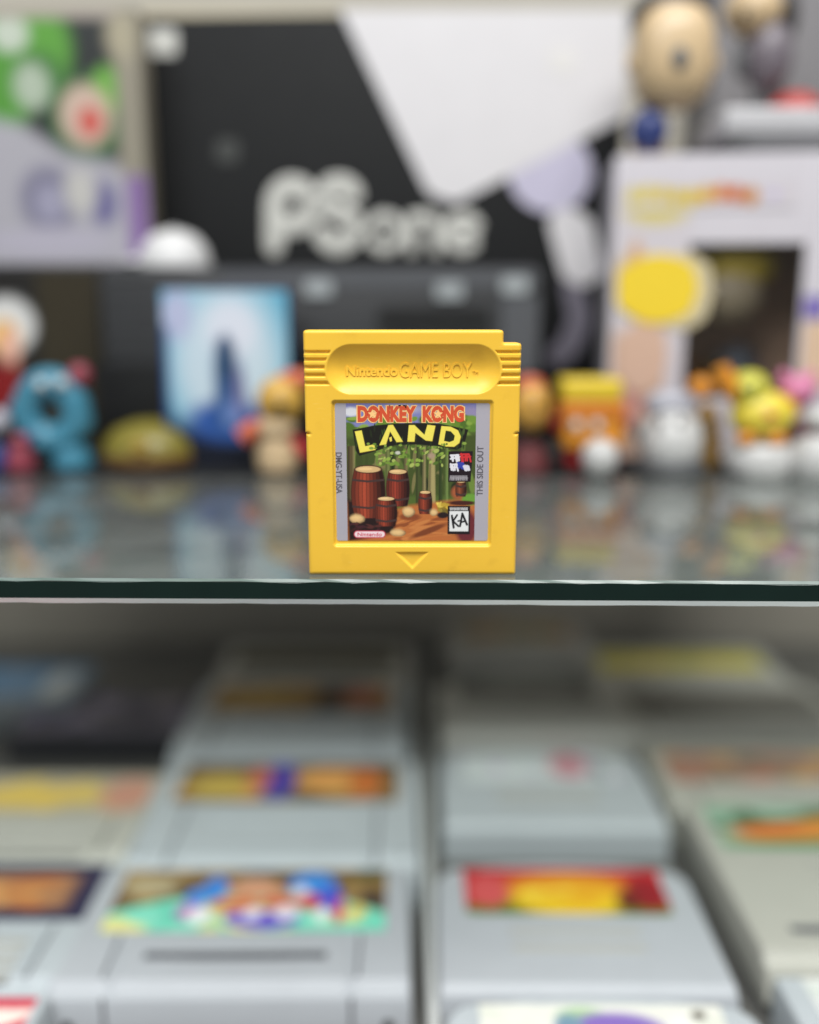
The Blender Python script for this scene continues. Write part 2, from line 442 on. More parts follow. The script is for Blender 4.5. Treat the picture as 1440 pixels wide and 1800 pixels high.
A = Art(330, 350, (84, 104, 44))
rr = random.Random(11)
def P(pts, col, **k): A.poly([na(*p) for p in pts], col, **k)
def E(x, y, rx, ry, col, soft=0.25, rot=0, op=1.0):
    a = na(x, y); A.ell(a[0], a[1], rx/1076, ry/1160, col, soft, rot, op)
# sky and clouds
P([(150, 30), (1260, 30), (1260, 240), (150, 240)], (132, 132, 186))
E(215, 115, 70, 38, (222, 222, 226), 0.6); E(640, 90, 160, 40, (176, 172, 196), 0.8); E(1210, 130, 60, 60, (150, 140, 176), 0.7)
# far foliage
for k in range(60):
    x = rr.uniform(160, 1250); y = rr.uniform(165, 300)
    E(x, y, rr.uniform(20, 70), rr.uniform(14, 36), rr.choice([(118, 152, 58), (96, 132, 46), (140, 168, 70), (82, 112, 40), (104, 138, 44)]), 0.5, rr.uniform(-.5, .5))
# jungle: dark gaps, trunks and hanging vines
P([(150, 330), (1260, 300), (1260, 820), (150, 820)], (70, 84, 36), soft=0.03)
for k in range(46):
    x = rr.uniform(170, 1250); y = rr.uniform(430, 760)
    E(x, y, rr.uniform(12, 34), rr.uniform(50, 130), rr.choice([(40, 46, 24), (52, 60, 28), (92, 112, 48), (112, 138, 58), (66, 78, 34), (128, 120, 74)]), 0.4, rr.uniform(-.15, .15))
for x, wd, c in ((205, 46, (96, 82, 50)), (232, 14, (150, 138, 88)), (515, 30, (120, 128, 70)), (668, 24, (128, 116, 74)), (770, 26, (74, 84, 42)), (822, 20, (150, 138, 92)), (886, 44, (172, 158, 104)), (960, 22, (58, 74, 34)), (1010, 18, (120, 142, 74)), (560, 20, (46, 56, 28))):
    P([(x-wd/2, 400), (x+wd/2, 400), (x+wd*0.7, 900), (x-wd*0.7, 900)], c, soft=0.012)
    P([(x-wd/2, 400), (x-wd/6, 400), (x-wd*0.25, 900), (x-wd*0.7, 900)], tuple(int(q*0.7) for q in c), soft=0.012)
for k in range(70):
    x = rr.uniform(440, 1010); y = rr.uniform(400, 560)
    E(x, y, rr.uniform(6, 26), rr.uniform(5, 18), rr.choice([(150, 178, 74), (122, 152, 58), (88, 116, 44), (174, 188, 96)]), 0.4, rr.uniform(-.8, .8))
E(600, 455, 22, 14, (206, 206, 190), 0.6); E(880, 480, 30, 24, (176, 150, 124), 0.8)
# path
P([(150, 860), (500, 960), (700, 900), (1260, 830), (1260, 1220), (150, 1220)], (192, 112, 58), soft=0.03)
for k in range(40):
    E(rr.uniform(560, 1060), rr.uniform(990, 1200), rr.uniform(30, 110), rr.uniform(5, 14), rr.choice([(172, 94, 46), (208, 130, 70), (150, 80, 42), (200, 120, 62)]), 0.6, rr.uniform(-.1, .35))
E(860, 1120, 160, 26, (128, 66, 36), 0.5, 0.35); E(700, 1000, 90, 30, (142, 74, 40), 0.5)
E(1180, 1090, 90, 150, (112, 44, 50), 0.4); E(1110, 790, 60, 60, (170, 92, 56), 0.5); E(1210, 850, 70, 50, (110, 160, 58), 0.4); E(1140, 880, 120, 20, (74, 34, 26), 0.5)
# boulders and cut stumps in place of the figures
P([(170, 850), (400, 900), (600, 960), (560, 1140), (180, 1215)], (38, 22, 20), soft=0.03)
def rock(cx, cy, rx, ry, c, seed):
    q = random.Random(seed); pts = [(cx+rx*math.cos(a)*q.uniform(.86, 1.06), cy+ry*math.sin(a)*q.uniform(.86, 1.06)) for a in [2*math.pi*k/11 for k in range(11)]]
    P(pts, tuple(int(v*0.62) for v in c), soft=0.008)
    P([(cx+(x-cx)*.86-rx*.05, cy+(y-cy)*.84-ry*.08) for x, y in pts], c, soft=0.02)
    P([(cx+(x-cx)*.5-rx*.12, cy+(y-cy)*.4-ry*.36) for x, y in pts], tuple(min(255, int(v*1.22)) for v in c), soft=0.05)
def bush(cx, cy, rx, ry, cols, n, seed):
    q = random.Random(seed); E(cx, cy, rx, ry, tuple(int(v*.5) for v in cols[0]), .3)
    for k in range(n):
        a_ = q.uniform(0, 6.28); d_ = math.sqrt(q.random()); x = cx+rx*d_*math.cos(a_); y = cy+ry*d_*math.sin(a_)
        c = q.choice(cols); f = q.uniform(.7, 1.0)+.25*(cy-y)/ry
        E(x, y, q.uniform(16, 34), q.uniform(8, 16), tuple(int(min(255, max(0, v*f))) for v in c), .5, q.uniform(-.9, .9))
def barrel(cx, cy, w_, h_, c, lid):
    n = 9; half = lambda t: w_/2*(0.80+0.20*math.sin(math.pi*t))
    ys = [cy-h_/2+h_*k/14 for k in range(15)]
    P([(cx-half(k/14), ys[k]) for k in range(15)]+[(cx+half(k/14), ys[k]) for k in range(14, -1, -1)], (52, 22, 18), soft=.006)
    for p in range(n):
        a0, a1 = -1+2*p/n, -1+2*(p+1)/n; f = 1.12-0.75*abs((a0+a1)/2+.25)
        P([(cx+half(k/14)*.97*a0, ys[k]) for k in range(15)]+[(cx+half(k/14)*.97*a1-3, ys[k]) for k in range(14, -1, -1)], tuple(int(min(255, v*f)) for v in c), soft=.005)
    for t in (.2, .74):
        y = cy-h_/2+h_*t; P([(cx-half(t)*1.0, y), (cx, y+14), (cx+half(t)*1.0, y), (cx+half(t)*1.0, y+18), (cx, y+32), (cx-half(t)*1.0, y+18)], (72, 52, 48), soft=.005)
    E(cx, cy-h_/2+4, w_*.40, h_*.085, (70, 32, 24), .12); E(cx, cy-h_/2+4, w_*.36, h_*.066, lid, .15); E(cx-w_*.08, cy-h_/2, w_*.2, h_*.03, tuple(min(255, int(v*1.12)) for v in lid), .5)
RB = (164, 70, 46); LD = (222, 184, 128)
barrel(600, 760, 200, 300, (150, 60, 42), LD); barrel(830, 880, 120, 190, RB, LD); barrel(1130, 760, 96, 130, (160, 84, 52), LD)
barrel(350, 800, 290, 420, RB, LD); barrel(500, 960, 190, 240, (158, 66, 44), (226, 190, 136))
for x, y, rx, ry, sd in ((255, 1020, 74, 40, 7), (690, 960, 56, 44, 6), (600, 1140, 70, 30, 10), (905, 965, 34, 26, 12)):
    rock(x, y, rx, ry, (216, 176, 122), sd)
bush(985, 915, 46, 40, [(226, 188, 66), (236, 206, 90), (200, 160, 50)], 24, 9); E(980, 985, 50, 26, (40, 26, 26), 0.4)
for k in range(26):
    E(rr.uniform(185, 440), rr.uniform(1060, 1120), rr.uniform(14, 40), rr.uniform(6, 12), rr.choice([(62, 30, 28), (88, 44, 40), (40, 24, 22), (70, 34, 40)]), .5, rr.uniform(-.8, .8))
# black banner with the yellow word
P([(225, 262), (400, 228), (560, 212), (760, 206), (950, 212), (1185, 262), (1150, 400), (1090, 430), (930, 400), (760, 384), (560, 392), (420, 440), (280, 480), (250, 440)], (28, 26, 18), soft=0.006)
YL = (250, 232, 96)
for k in range(34):
    x = rr.uniform(250, 1150); y = rr.uniform(235, 420)
    E(x, y, rr.uniform(4, 10), rr.uniform(20, 46), rr.choice([(46, 60, 28), (60, 84, 34), (36, 44, 22), (78, 96, 44)]), .6, rr.uniform(-.3, .3))
for sh, cl in ((5, (92, 74, 20)), (0, YL)):
    S = lambda pts: [(x+sh, y+sh) for x, y in pts]
    P(S([(243, 277), (300, 268), (328, 400), (405, 384), (414, 430), (284, 454)]), cl)
    P(S([(522, 224), (560, 222), (642, 362), (590, 366), (536, 276), (502, 384), (446, 392)]), cl)
    P(S([(692, 224), (738, 224), (822, 306), (846, 222), (912, 230), (886, 358), (832, 352), (746, 288), (738, 362), (680, 362)]), cl)
    P(S([(962, 232), (1040, 238), (1100, 268), (1124, 320), (1112, 372), (1070, 404), (1000, 402), (938, 384)]), cl)
P([(998, 270), (1040, 276), (1074, 312), (1066, 352), (1030, 366), (984, 356)], (34, 42, 20))
P([(528, 330), (548, 320), (552, 356), (536, 362)], YL)
for k in range(30):
    E(rr.uniform(240, 1160), rr.uniform(370, 470), rr.uniform(6, 20), rr.uniform(6, 14), rr.choice([(110, 142, 50), (140, 166, 70), (84, 108, 42)]), 0.4)
# system badge
P([(1022, 442), (1226, 442), (1210, 700), (1022, 700)], (34, 20, 28))
bq = random.Random(5)
for (x0, y0, x1, y1, c) in ((1040, 470, 1120, 530, (236, 234, 238)), (1122, 462, 1206, 532, (214, 52, 56)), (1040, 548, 1110, 606, (236, 234, 238)), (1104, 536, 1158, 596, (56, 70, 170)), (1150, 560, 1196, 604, (226, 224, 232))):
    for k in range(5):
        xa = x0+(x1-x0)*k/5
        A.line(*na(xa+bq.uniform(0, 8), y0+bq.uniform(0, 12)), *na(xa+bq.uniform(4, 22), y1-bq.uniform(0, 12)), 0.013, c)
    A.line(*na(x0, (y0+y1)/2+bq.uniform(-12, 12)), *na(x1, (y0+y1)/2+bq.uniform(-14, 14)), 0.012, c)
    A.line(*na(x0, y0+6), *na(x1-14, y0+4), 0.012, c)
for k in range(16):
    x = 1040+k*9.2; A.line(*na(x, 648), *na(x+bq.uniform(-2, 3), 686), 0.0045, (188, 182, 186))
A.line(*na(1038, 667), *na(1186, 667), 0.005, (170, 164, 168))
# rating badge
P([(1020, 905), (1210, 905), (1210, 1150), (1020, 1150)], (26, 18, 22))
P([(1036, 950), (1196, 950), (1196, 1124), (1036, 1124)], (238, 238, 236))
for k in range(15):
    x = 1040+k*10.4; A.line(*na(x, 921), *na(x+bq.uniform(-2, 4), 939), 0.0055, (228, 228, 226))
def stroke(p, wd, c): 
    for a, b in zip(p, p[1:]): A.line(*na(*a), *na(*b), wd, c)
KC = (24, 22, 26)
stroke([(1056, 990), (1072, 1092)], 0.017, KC); stroke([(1100, 984), (1066, 1036)], 0.015, KC); stroke([(1066, 1036), (1112, 1080)], 0.015, KC)
stroke([(1108, 1036), (1126, 1032)], 0.012, KC)
stroke([(1126, 1080), (1144, 972)], 0.016, KC); stroke([(1144, 972), (1184, 1066)], 0.017, KC); stroke([(1134, 1046), (1170, 1036)], 0.013, KC)
# maker's pill
def pill(x0, y0, x1, y1, c):
    r_ = (y1-y0)/2; cy = (y0+y1)/2
    A.line(*na(x0+r_, cy), *na(x1-r_, cy), (y1-y0)/1160, c)
pill(222, 1118, 496, 1182, (206, 60, 84)); pill(230, 1126, 488, 1174, (250, 226, 230))
A.grain(0.10, 3)
art = A.mesh(AX1-AX0, LH-0.00002, 0.86)
pr = print_mat()
pic = link('printed_picture', art, pr, lab, ((AX0+AX1)/2, -0.00013, LC))
def lp(x, y):                     # enlargement -> label metres
    a = na(x, y); return (AX0+a[0]*(AX1-AX0), LC-LH/2+a[1]*LH)
def put_text(name, txt, x0, y0, x1, y1, m, dy, off=0.0):
    a = lp(x0, y1); b = lp(x1, y0); t = text_me(txt, 0.003, extrude=0.000004, offset=off)
    fit(t, b[0]-a[0], b[1]-a[1], (a[0]+b[0])/2, (a[1]+b[1])/2)
    return link(name, t, m, lab, (0, dy, 0))
red = mat('title_red', (206, 78, 44), rough=0.4, vary=0.12); cream = mat('title_cream', (244, 196, 128), rough=0.4)
put_text('title_outline', 'DONKEY', 258, 58, 762, 208, cream, -0.00016, 0.00034)
put_text('title_outline', 'KONG', 796, 58, 1158, 208, cream, -0.00016, 0.00034)
put_text('title_word', 'DONKEY', 268, 66, 752, 200, red, -0.00019, 0.00017)
put_text('title_word', 'KONG', 806, 66, 1148, 200, red, -0.00019, 0.00017)
def star(cx, cy, r):
    pts = []
    for k in range(10):
        a = math.pi/2+k*math.pi/5; q_ = r if k % 2 == 0 else r*0.45
        pts.append((q_*math.cos(a), q_*math.sin(a)))
    p = lp(cx, cy); me = plate_me(pts, 0.00001); link('title_star', me, cream, lab, (p[0], -0.0002, p[1]))
star(392, 134, 0.0013); star(934, 134, 0.0013)
darkink = mat('dark_ink', (92, 88, 96), rough=0.4)
def vert_text(name, txt, u, v0, v1, rot):
    a = cp(u, v1); b = cp(u, v0); t = text_me(txt, 0.002, extrude=0.000004, offset=0.00002)
    fit(t, b[1]-a[1], 0.00165)
    link(name, t, darkink, lab, (a[0]-0.0005, -0.00016, (a[1]+b[1])/2), (0, rot, 0))
vert_text('side_lettering', 'DMG-YT-USA', 594.5, 796, 868, math.pi/2)
vert_text('side_lettering', 'THIS SIDE OUT', 842, 785, 872, -math.pi/2)
pink = mat('pill_red', (206, 60, 84), rough=0.4)
put_text('maker_lettering', 'Nintendo', 256, 1134, 462, 1166, pink, -0.00017, 0.00003)

# ================================================================== LOWER SHELF: GREY CARTRIDGES
CT = 0.0195
# kind: width, length, label width, label height, label bottom, start of the end slope, slope drop, corner radius, arched top
KINDS = {'wide': (0.135, 0.1030, 0.1146, 0.0425, 0.0590, 0.012, 0.004, 0.003, 0.0),
         'front': (0.135, 0.0780, 0.1146, 0.0425, 0.0340, 0.006, 0.0035, 0.003, 0.0),
         'short': (0.132, 0.0755, 0.1146, 0.0320, 0.0300, 0.006, 0.003, 0.004, 0.0),
         'slim': (0.122, 0.0820, 0.1146, 0.0400, 0.0400, 0.008, 0.004, 0.003, 0.0),
         'arched': (0.110, 0.0810, 0.0860, 0.0320, 0.0450, 0.004, 0.002, 0.012, 0.004),
         'tall': (0.135, 0.1165, 0.1180, 0.0385, 0.0750, 0.006, 0.004, 0.004, 0.0)}
def cart_shell(kind):
    W, Ln, lw, lh, lb, sl, drop, cr, arch = KINDS[kind]
    nx, ny = 72, 56
    xs = np.linspace(-1, 1, nx+1); ts = np.linspace(0, 1, ny+1)
    # finer lines towards the rim
    xs = np.sign(xs)*(1-(1-np.abs(xs))**1.25); ts = np.where(ts < .5, .5*(2*ts)**1.2, 1-.5*(2*(1-ts))**1.2)
    bm = bmesh.new(); g = []
    for t in ts:
        row = []
        for a in xs:
            y = t*Ln; x = a*W/2
            y -= arch*t*a*a
            # rounded far corners: squeeze the width near the top
            d = (t*Ln)-(Ln-cr)
            hw = W/2 if d <= 0 else W/2-cr+math.sqrt(max(cr*cr-d*d, 0))
            x = a*hw
            h = CT-drop*float(sst(np.array((sl-y)/max(sl*.5, .003))))
            e = min(hw-abs(x), y, Ln-arch*a*a-y); r = 0.0022
            if e < r: h -= r-math.sqrt(max(r*r-(r-max(e, 0))**2, 0))
            if kind in ('wide', 'slim', 'front'):
                if abs(abs(x)-0.0455) < 0.0011 and y < lb-0.004: h -= 0.0012
                if abs(y-(lb-(0.0155 if kind == 'front' else 0.0185))) < 0.0012 and abs(x) < 0.036: h -= 0.0012
            if lb-0.0006 < y < lb+lh+0.0006 and abs(x) < lw/2+0.0006: h -= 0.0005
            row.append(bm.verts.new((x, y, h)))
        g.append(row)
    for j in range(ny):
        for i in range(nx): bm.faces.new((g[j][i], g[j][i+1], g[j+1][i+1], g[j+1][i]))
    be = [e for e in bm.edges if e.is_boundary]
    r_ = bmesh.ops.extrude_edge_only(bm, edges=be); nv = [v for v in r_['geom'] if isinstance(v, bmesh.types.BMVert)]
    for v in nv: v.co.z = 0
    bmesh.ops.contextual_create(bm, geom=[e for e in r_['geom'] if isinstance(e, bmesh.types.BMEdge) and e.is_boundary])
    return finish(bm, 'cartridge_shell', angle=35)
SHELL = {}
screw_me = lathe_me([(0, 0.0002), (0.0012, 0.0002), (0.0013, 0.0), (0.0021, 0.0), (0.0022, 0.0003)], 18)
def slot_poly(w_, h_): return [(-w_/2, -h_*.3), (-w_*.2, -h_*.5), (w_*.2, -h_*.5), (w_/2, -h_*.3), (w_/2, h_*.5), (-w_/2, h_*.5)]
slot_me = plate_me(slot_poly(0.070, 0.0042), 0.0004); notch_me = plate_me(slot_poly(0.024, 0.0044), 0.0003); seam_me = box_me(0.0012, 0.0005, CT*.84, 0.0001, 1); ridge_me = box_me(0.082, 0.0030, 0.0022, 0.0006, 2); bar_me = box_me(0.052, 0.0030, 0.0014, 0.0005, 2)
dark = mat('screw_hole', (44, 42, 40), rough=0.6); slot_m = mat('slot_grey', (98, 99, 104), rough=0.6)
TONES = {'cool': (186, 193, 197), 'warm': (186, 185, 175), 'dim': (182, 181, 174), 'lav': (183, 187, 192)}
def console_cart(loc, yaw, art, label, tone='cool', tilt=0.0, screws=True, kind='wide', slot=None):
    W, Ln, lw, lh, lb, sl, drop, cr, arch = KINDS[kind]
    o = empty('console_cartridge', loc, label, 'cartridge', 'grey console cartridges on the lower shelf', rot=(tilt, 0, yaw))
    if (tone, kind) not in SHELL:
        s0 = cart_shell(kind); s0.materials.append(mat('grey_plastic_'+tone, TONES[tone], rough=0.5, bump=0.05, vary=0.05)); SHELL[tone, kind] = s0
    link('shell', SHELL[tone, kind], None, o)
    me = art.grain(0.06, len(label)).mesh(lw, lh)
    link('label', me, pr, o, (0, lb+lh/2, CT-0.0004), (-math.pi/2, 0, 0))
    if screws:
        for sx in (-1, 1):
            if kind == 'front': link('screw', screw_me, dark, o, (sx*0.0590, -0.0002, 0.0048), (math.pi/2, 0, 0))
            else: link('screw', screw_me, dark, o, (sx*0.0600, 0.0135, CT-0.0002))
    if kind == 'front':
        for sx in (-1, 1): link('seam', seam_me, slot_m, o, (sx*0.0455, -0.0001, CT*.42))
    if kind in ('wide', 'front', 'slim', 'short'):
        for sx in (-1, 1): link('top_seam', box_me(0.0011, lb-0.010, 0.0006, 0.0001, 1), slot_m, o, (sx*0.0475, lb/2+0.002, CT+0.0001))
    if kind in ('arched', 'tall', 'short'):
        link('moulded_bar', bar_me, SHELL[tone, kind].materials[0], o, (0, lb-0.012, CT+0.0003)); link('moulded_bar', bar_me, SHELL[tone, kind].materials[0], o, (0, lb-0.022, CT+0.0003))
    if tone == 'dim' or kind == 'slim':
        for q_ in range(4): link('ridge', ridge_me, SHELL[tone, kind].materials[0], o, (0, 0.006+q_*0.0066, CT+0.0001))
    if slot: link('slot', notch_me if slot == 'notch' else slot_me, slot_m, o, (0 if slot != 'notch' else -0.040, lb-(0.0155 if kind == 'front' else 0.0185) if slot != 'notch' else 0.017, CT+0.0002 if slot != 'notch' else CT+0.0002), (-math.pi/2, 0, 0))
    return o
def blobs(a, seed, cols, n, x0=0, x1=1, y0=0, y1=1, r0=.03, r1=.09, asp=2.2, soft=.5):
    q = random.Random(seed)
    for k in range(n):
        a.ell(q.uniform(x0, x1), q.uniform(y0, y1), q.uniform(r0, r1), q.uniform(r0, r1)*asp, q.choice(cols), soft, q.uniform(-.6, .6))
    return a
def place(u, v, kind='wide', lift=0.0):   # where the middle of the label is seen -> origin of the cartridge
    k = KINDS[kind]; p = GZ(u, v, FLOOR+CT+lift); return (p.x, p.y-k[4]-k[3]/2, FLOOR+lift)
# middle-left column
a = Art(90, 44, (120, 96, 62))
blobs(a, 3, [(96, 78, 52), (150, 120, 70), (84, 70, 60), (170, 140, 90)], 30, y0=.5)
a.ell(.5, -.55, .72, 1.15, (128, 226, 196), 0.04); blobs(a, 6, [(150, 232, 206), (112, 214, 186), (170, 236, 200), (236, 230, 150)], 26, y0=.02, y1=.3)
for x, y, rx, ry, c in ((.36, .68, .045, .2, (64, 140, 226)), (.30, .52, .04, .16, (88, 150, 230)), (.52, .62, .12, .1, (226, 156, 120)), (.5, .8, .09, .07, (214, 170, 140)), (.72, .74, .09, .2, (70, 150, 232)), (.79, .5, .05, .2, (84, 96, 214)), (.45, .42, .1, .1, (224, 120, 70)), (.62, .44, .08, .1, (214, 96, 60)), (.29, .3, .05, .13, (190, 120, 190)), (.72, .45, .04, .12, (220, 60, 70)), (.57, .17, .12, .14, (110, 88, 206)), (.47, .2, .05, .1, (120, 96, 210)), (.33, .24, .045, .12, (252, 250, 252)), (.52, .27, .035, .09, (244, 240, 252)), (.64, .29, .045, .1, (250, 244, 250)), (.77, .25, .02, .12, (250, 250, 250)), (.83, .3, .02, .2, (230, 80, 110)), (.9, .32, .03, .09, (236, 214, 110)), (.68, .62, .03, .09, (244, 236, 240))):
    a.ell(x, y, rx, ry, c, 0.3)
a.rect(.88, .84, .99, .97, (60, 78, 56), .03); a.rect(.03, .6, .2, .85, (190, 176, 140), .06)
console_cart(place(442, 1579, 'front'), R(0.4), a, 'grey cartridge with teal arc, blue and purple wording on its label, nearest the front', 'lav', slot='slot', kind='front')
a = Art(90, 44, (142, 112, 70))
blobs(a, 12, [(206, 150, 70), (120, 100, 56), (190, 170, 90), (226, 160, 90), (84, 74, 50)], 40)
a.rect(0, .85, 1, 1, (88, 80, 78), .05); a.ell(.45, .55, .08, .5, (70, 66, 170), .3); a.ell(.68, .55, .14, .3, (236, 170, 96), .4); a.ell(.85, .5, .08, .3, (214, 120, 60), .4); a.ell(.2, .4, .15, .3, (204, 176, 86), .5); a.ell(.36, .6, .06, .25, (214, 120, 96), .4)
a.rect(0, 0, 1, .1, (110, 96, 70), .05)
console_cart(place(511, 1374), R(0.4), a, 'grey cartridge with narrow orange label split by a blue patch, behind the teal one', 'cool')
a = Art(60, 30, (150, 124, 84)); blobs(a, 22, [(224, 190, 110), (190, 150, 84), (70, 64, 60), (206, 176, 100)], 30)
a.ell(.83, .55, .12, .3, (196, 122, 98), .4); a.rect(.6, 0, .72, 1, (56, 52, 54), .06)
console_cart(place(533, 1227), R(0.2), a, 'grey cartridge with tan and salmon label under the shelf edge, behind the orange one', 'cool', screws=False)
a = Art(40, 20, (72, 68, 42)); blobs(a, 23, [(60, 58, 36), (84, 78, 48)], 16)
b3 = place(533, 1227); console_cart((b3[0]+0.002, b3[1]+0.1045, FLOOR), R(0), a, 'dim cartridge with dark olive label, rearmost left of centre', 'dim', screws=False, kind='short')
# far left column
a = Art(60, 30, (178, 170, 150)); blobs(a, 31, [(226, 200, 90), (214, 190, 120), (232, 206, 110)], 20, .0, .9, .1, .8)
a.ell(.14, .3, .14, .4, (238, 206, 58), .3); a.ell(.9, .5, .12, .4, (206, 150, 128), .5); a.ell(.45, .45, .3, .3, (228, 196, 96), .5)
console_cart((-0.191, place(0, 1395, 'slim')[1], FLOOR), R(0), a, 'grey cartridge with soft yellow label by the left edge', 'warm', screws=False, kind='slim')
a = Art(60, 30, (50, 48, 76)); a.rect(.06, .22, .9, .8, (176, 126, 88), .06); blobs(a, 33, [(214, 158, 96), (190, 120, 70), (226, 184, 120)], 18, .1, .85, .3, .7)
console_cart((-0.1905, place(0, 1566, 'slim')[1], FLOOR), R(0), a, 'grey cartridge with navy bordered orange label at the left edge', 'cool', screws=False, kind='slim')
a = Art(60, 30, (206, 60, 84)); blobs(a, 34, [(236, 190, 190), (190, 30, 60), (226, 90, 110), (250, 230, 220)], 22)
console_cart((-0.1915, place(0, 1566, 'slim')[1]-0.0835, FLOOR), R(0), a, 'grey cartridge with crimson label in the bottom left corner', 'cool', screws=False, kind='slim')
# middle-right column
a = Art(60, 30, (222, 230, 230)); blobs(a, 41, [(230, 238, 238), (212, 222, 226), (216, 210, 228)], 20)
a.ell(.68, .55, .12, .4, (214, 142, 154), .5); a.ell(.86, .4, .05, .3, (150, 156, 164), .6)
console_cart(place(948, 1347, 'arched'), R(-0.4), a, 'grey cartridge with pale label and one pink spot, right of centre', 'cool', screws=False, kind='arched')
a = Art(70, 34, (196, 44, 50)); a.ell(.5, -.1, .62, .42, (92, 120, 40), .2)
a.ell(.52, .4, .3, .44, (240, 200, 46), .35); a.ell(.52, .62, .34, .26, (232, 140, 46), .5, op=.7); a.ell(.12, .5, .1, .36, (214, 92, 92), .5); a.ell(.9, .45, .1, .36, (150, 40, 46), .5); a.ell(.8, .3, .06, .2, (110, 50, 40), .5)
blobs(a, 43, [(246, 214, 70), (236, 180, 40)], 14, .3, .75, .25, .6, .02, .05)
console_cart(place(990, 1565, 'arched'), R(-0.6), a, 'grey cartridge with red label and yellow wording across it', 'lav', screws=False, kind='arched')
a = Art(80, 40, (232, 232, 222)); blobs(a, 44, [(236, 236, 230), (224, 226, 214)], 12)
a.ell(.42, .82, .1, .14, (176, 206, 160), .5); a.ell(.55, .62, .2, .26, (136, 110, 186), .35); a.ell(.36, .66, .06, .2, (120, 150, 170), .5); a.ell(.9, .85, .03, .07, (90, 84, 74), .4); a.ell(.5, .3, .24, .2, (160, 190, 130), .5)
b = place(990, 1565, 'arched')
console_cart((b[0]+0.001, b[1]-0.0835, FLOOR), R(-0.6), a, 'grey cartridge with cream label and purple and green wording at the bottom edge', 'cool', screws=False, kind='arched')
a = Art(40, 20, (112, 112, 108)); blobs(a, 45, [(96, 96, 92), (124, 124, 118)], 12)
console_cart(place(925, 1215, 'arched', 0.010), R(-.3), a, 'dim cartridge with plain grey label behind the one with the pink spot', 'dim', screws=False, kind='arched')
a = Art(40, 20, (166, 150, 116)); blobs(a, 46, [(206, 150, 104), (130, 140, 104), (224, 196, 110)], 14)
console_cart(place(905, 1110, 'arched'), R(0), a, 'dim cartridge with brownish label at the back right of centre', 'dim', screws=False, kind='arched')
# right column
a = Art(60, 30, (150, 184, 160)); blobs(a, 51, [(110, 150, 110), (170, 200, 180), (76, 110, 76)], 20, y0=.4)
a.ell(.3, .35, .24, .2, (230, 126, 56), .4, .25); a.ell(.62, .5, .3, .22, (228, 150, 60), .4, .2); a.ell(.4, .1, .4, .1, (96, 150, 90), .5); a.ell(.7, .85, .2, .12, (60, 96, 60), .5)
p = place(1250, 1450, 'tall', 0.006); W_ = KINDS['tall'][2]
console_cart((p[0]+W_/2, p[1], p[2]), R(0), a, 'yellowed long cartridge with green and orange label, lying on a thin tray at right', 'warm', screws=False, kind='tall', slot='notch')
tr_ = link('thin_tray', box_me(0.129, 0.118, 0.006, 0.001, base=True), mat('tray_grey', (120, 119, 114), rough=0.5), None, (p[0]+W_/2, p[1]+0.0615, FLOOR))
prop(tr_, 'thin grey tray under the yellowed long cartridge at right', 'tray')
a = Art(50, 24, (226, 228, 224)); blobs(a, 53, [(236, 236, 230), (206, 216, 206), (190, 200, 190)], 14)
console_cart((p[0]+W_/2+0.002, p[1]-0.1035, FLOOR), R(0), a, 'cartridge with white label in the bottom right corner', 'cool', screws=False)
a = Art(50, 24, (180, 140, 120)); blobs(a, 54, [(206, 124, 100), (130, 124, 104), (220, 176, 110), (190, 110, 90)], 24)
console_cart((p[0]+W_/2-0.004, p[1]+0.1185, FLOOR), R(0), a, 'grey cartridge with rusty brown label behind the yellowed one', 'warm', screws=False, kind='short')
a = Art(50, 24, (206, 198, 80)); blobs(a, 55, [(234, 222, 70), (214, 208, 96), (236, 206, 100)], 16)
console_cart((p[0]+W_/2-0.010, p[1]+0.1185+0.157, FLOOR), R(0), a, 'dim cartridge with mustard yellow label at the back right', 'dim', screws=False, kind='short')
a = Art(40, 20, (116, 114, 108))
console_cart((p[0]+W_/2-0.006, p[1]+0.1185+0.0785, FLOOR+0.004), R(0), a, 'dim cartridge with plain label between the mustard and rusty ones', 'dim', screws=False, kind='short')
dv = link('shelf_divider', box_me(0.0042, 0.44, 0.0125, 0.0008, 2, base=True), mat('divider_grey', (190, 192, 190), rough=0.35), None, (0.0087, 0.245, FLOOR))
prop(dv, 'pale grey divider strip running back between the two middle columns of cartridges', 'divider')
# dark case and blue pack at the back left
o = empty('game_case', GZ(205, 1245, FLOOR+0.02), 'black and purple game case lying flat at the back left of the lower shelf', 'game case')
o.location.z = FLOOR
link('case_shell', box_me(0.115, 0.062, 0.016, 0.0015, base=True), mat('case_black', (58, 58, 64), rough=0.4), o)
a = Art(50, 30, (86, 82, 100)); blobs(a, 61, [(120, 114, 146), (62, 62, 74), (136, 130, 138)], 20)
link('cover_print', a.mesh(0.107, 0.056), pr, o, (0, 0, 0.0162), (-math.pi/2, 0, 0))
o = empty('card_pack', GZ(30, 1195, FLOOR+0.025), 'small blue and white card pack by the left edge of the lower shelf', 'card pack'); o.location.z = FLOOR
link('wrapper', box_me(0.09, 0.06, 0.024, 0.003, base=True), mat('pack_grey', (150, 156, 160), rough=0.3), o)
a = Art(40, 24, (88, 128, 164)); a.ell(.85, .4, .12, .4, (190, 194, 194), .4); blobs(a, 62, [(70, 116, 160), (110, 140, 170)], 14, 0, .7)
link('front_print', a.mesh(0.084, 0.054), pr, o, (0, 0, 0.0243), (-math.pi/2, 0, 0))

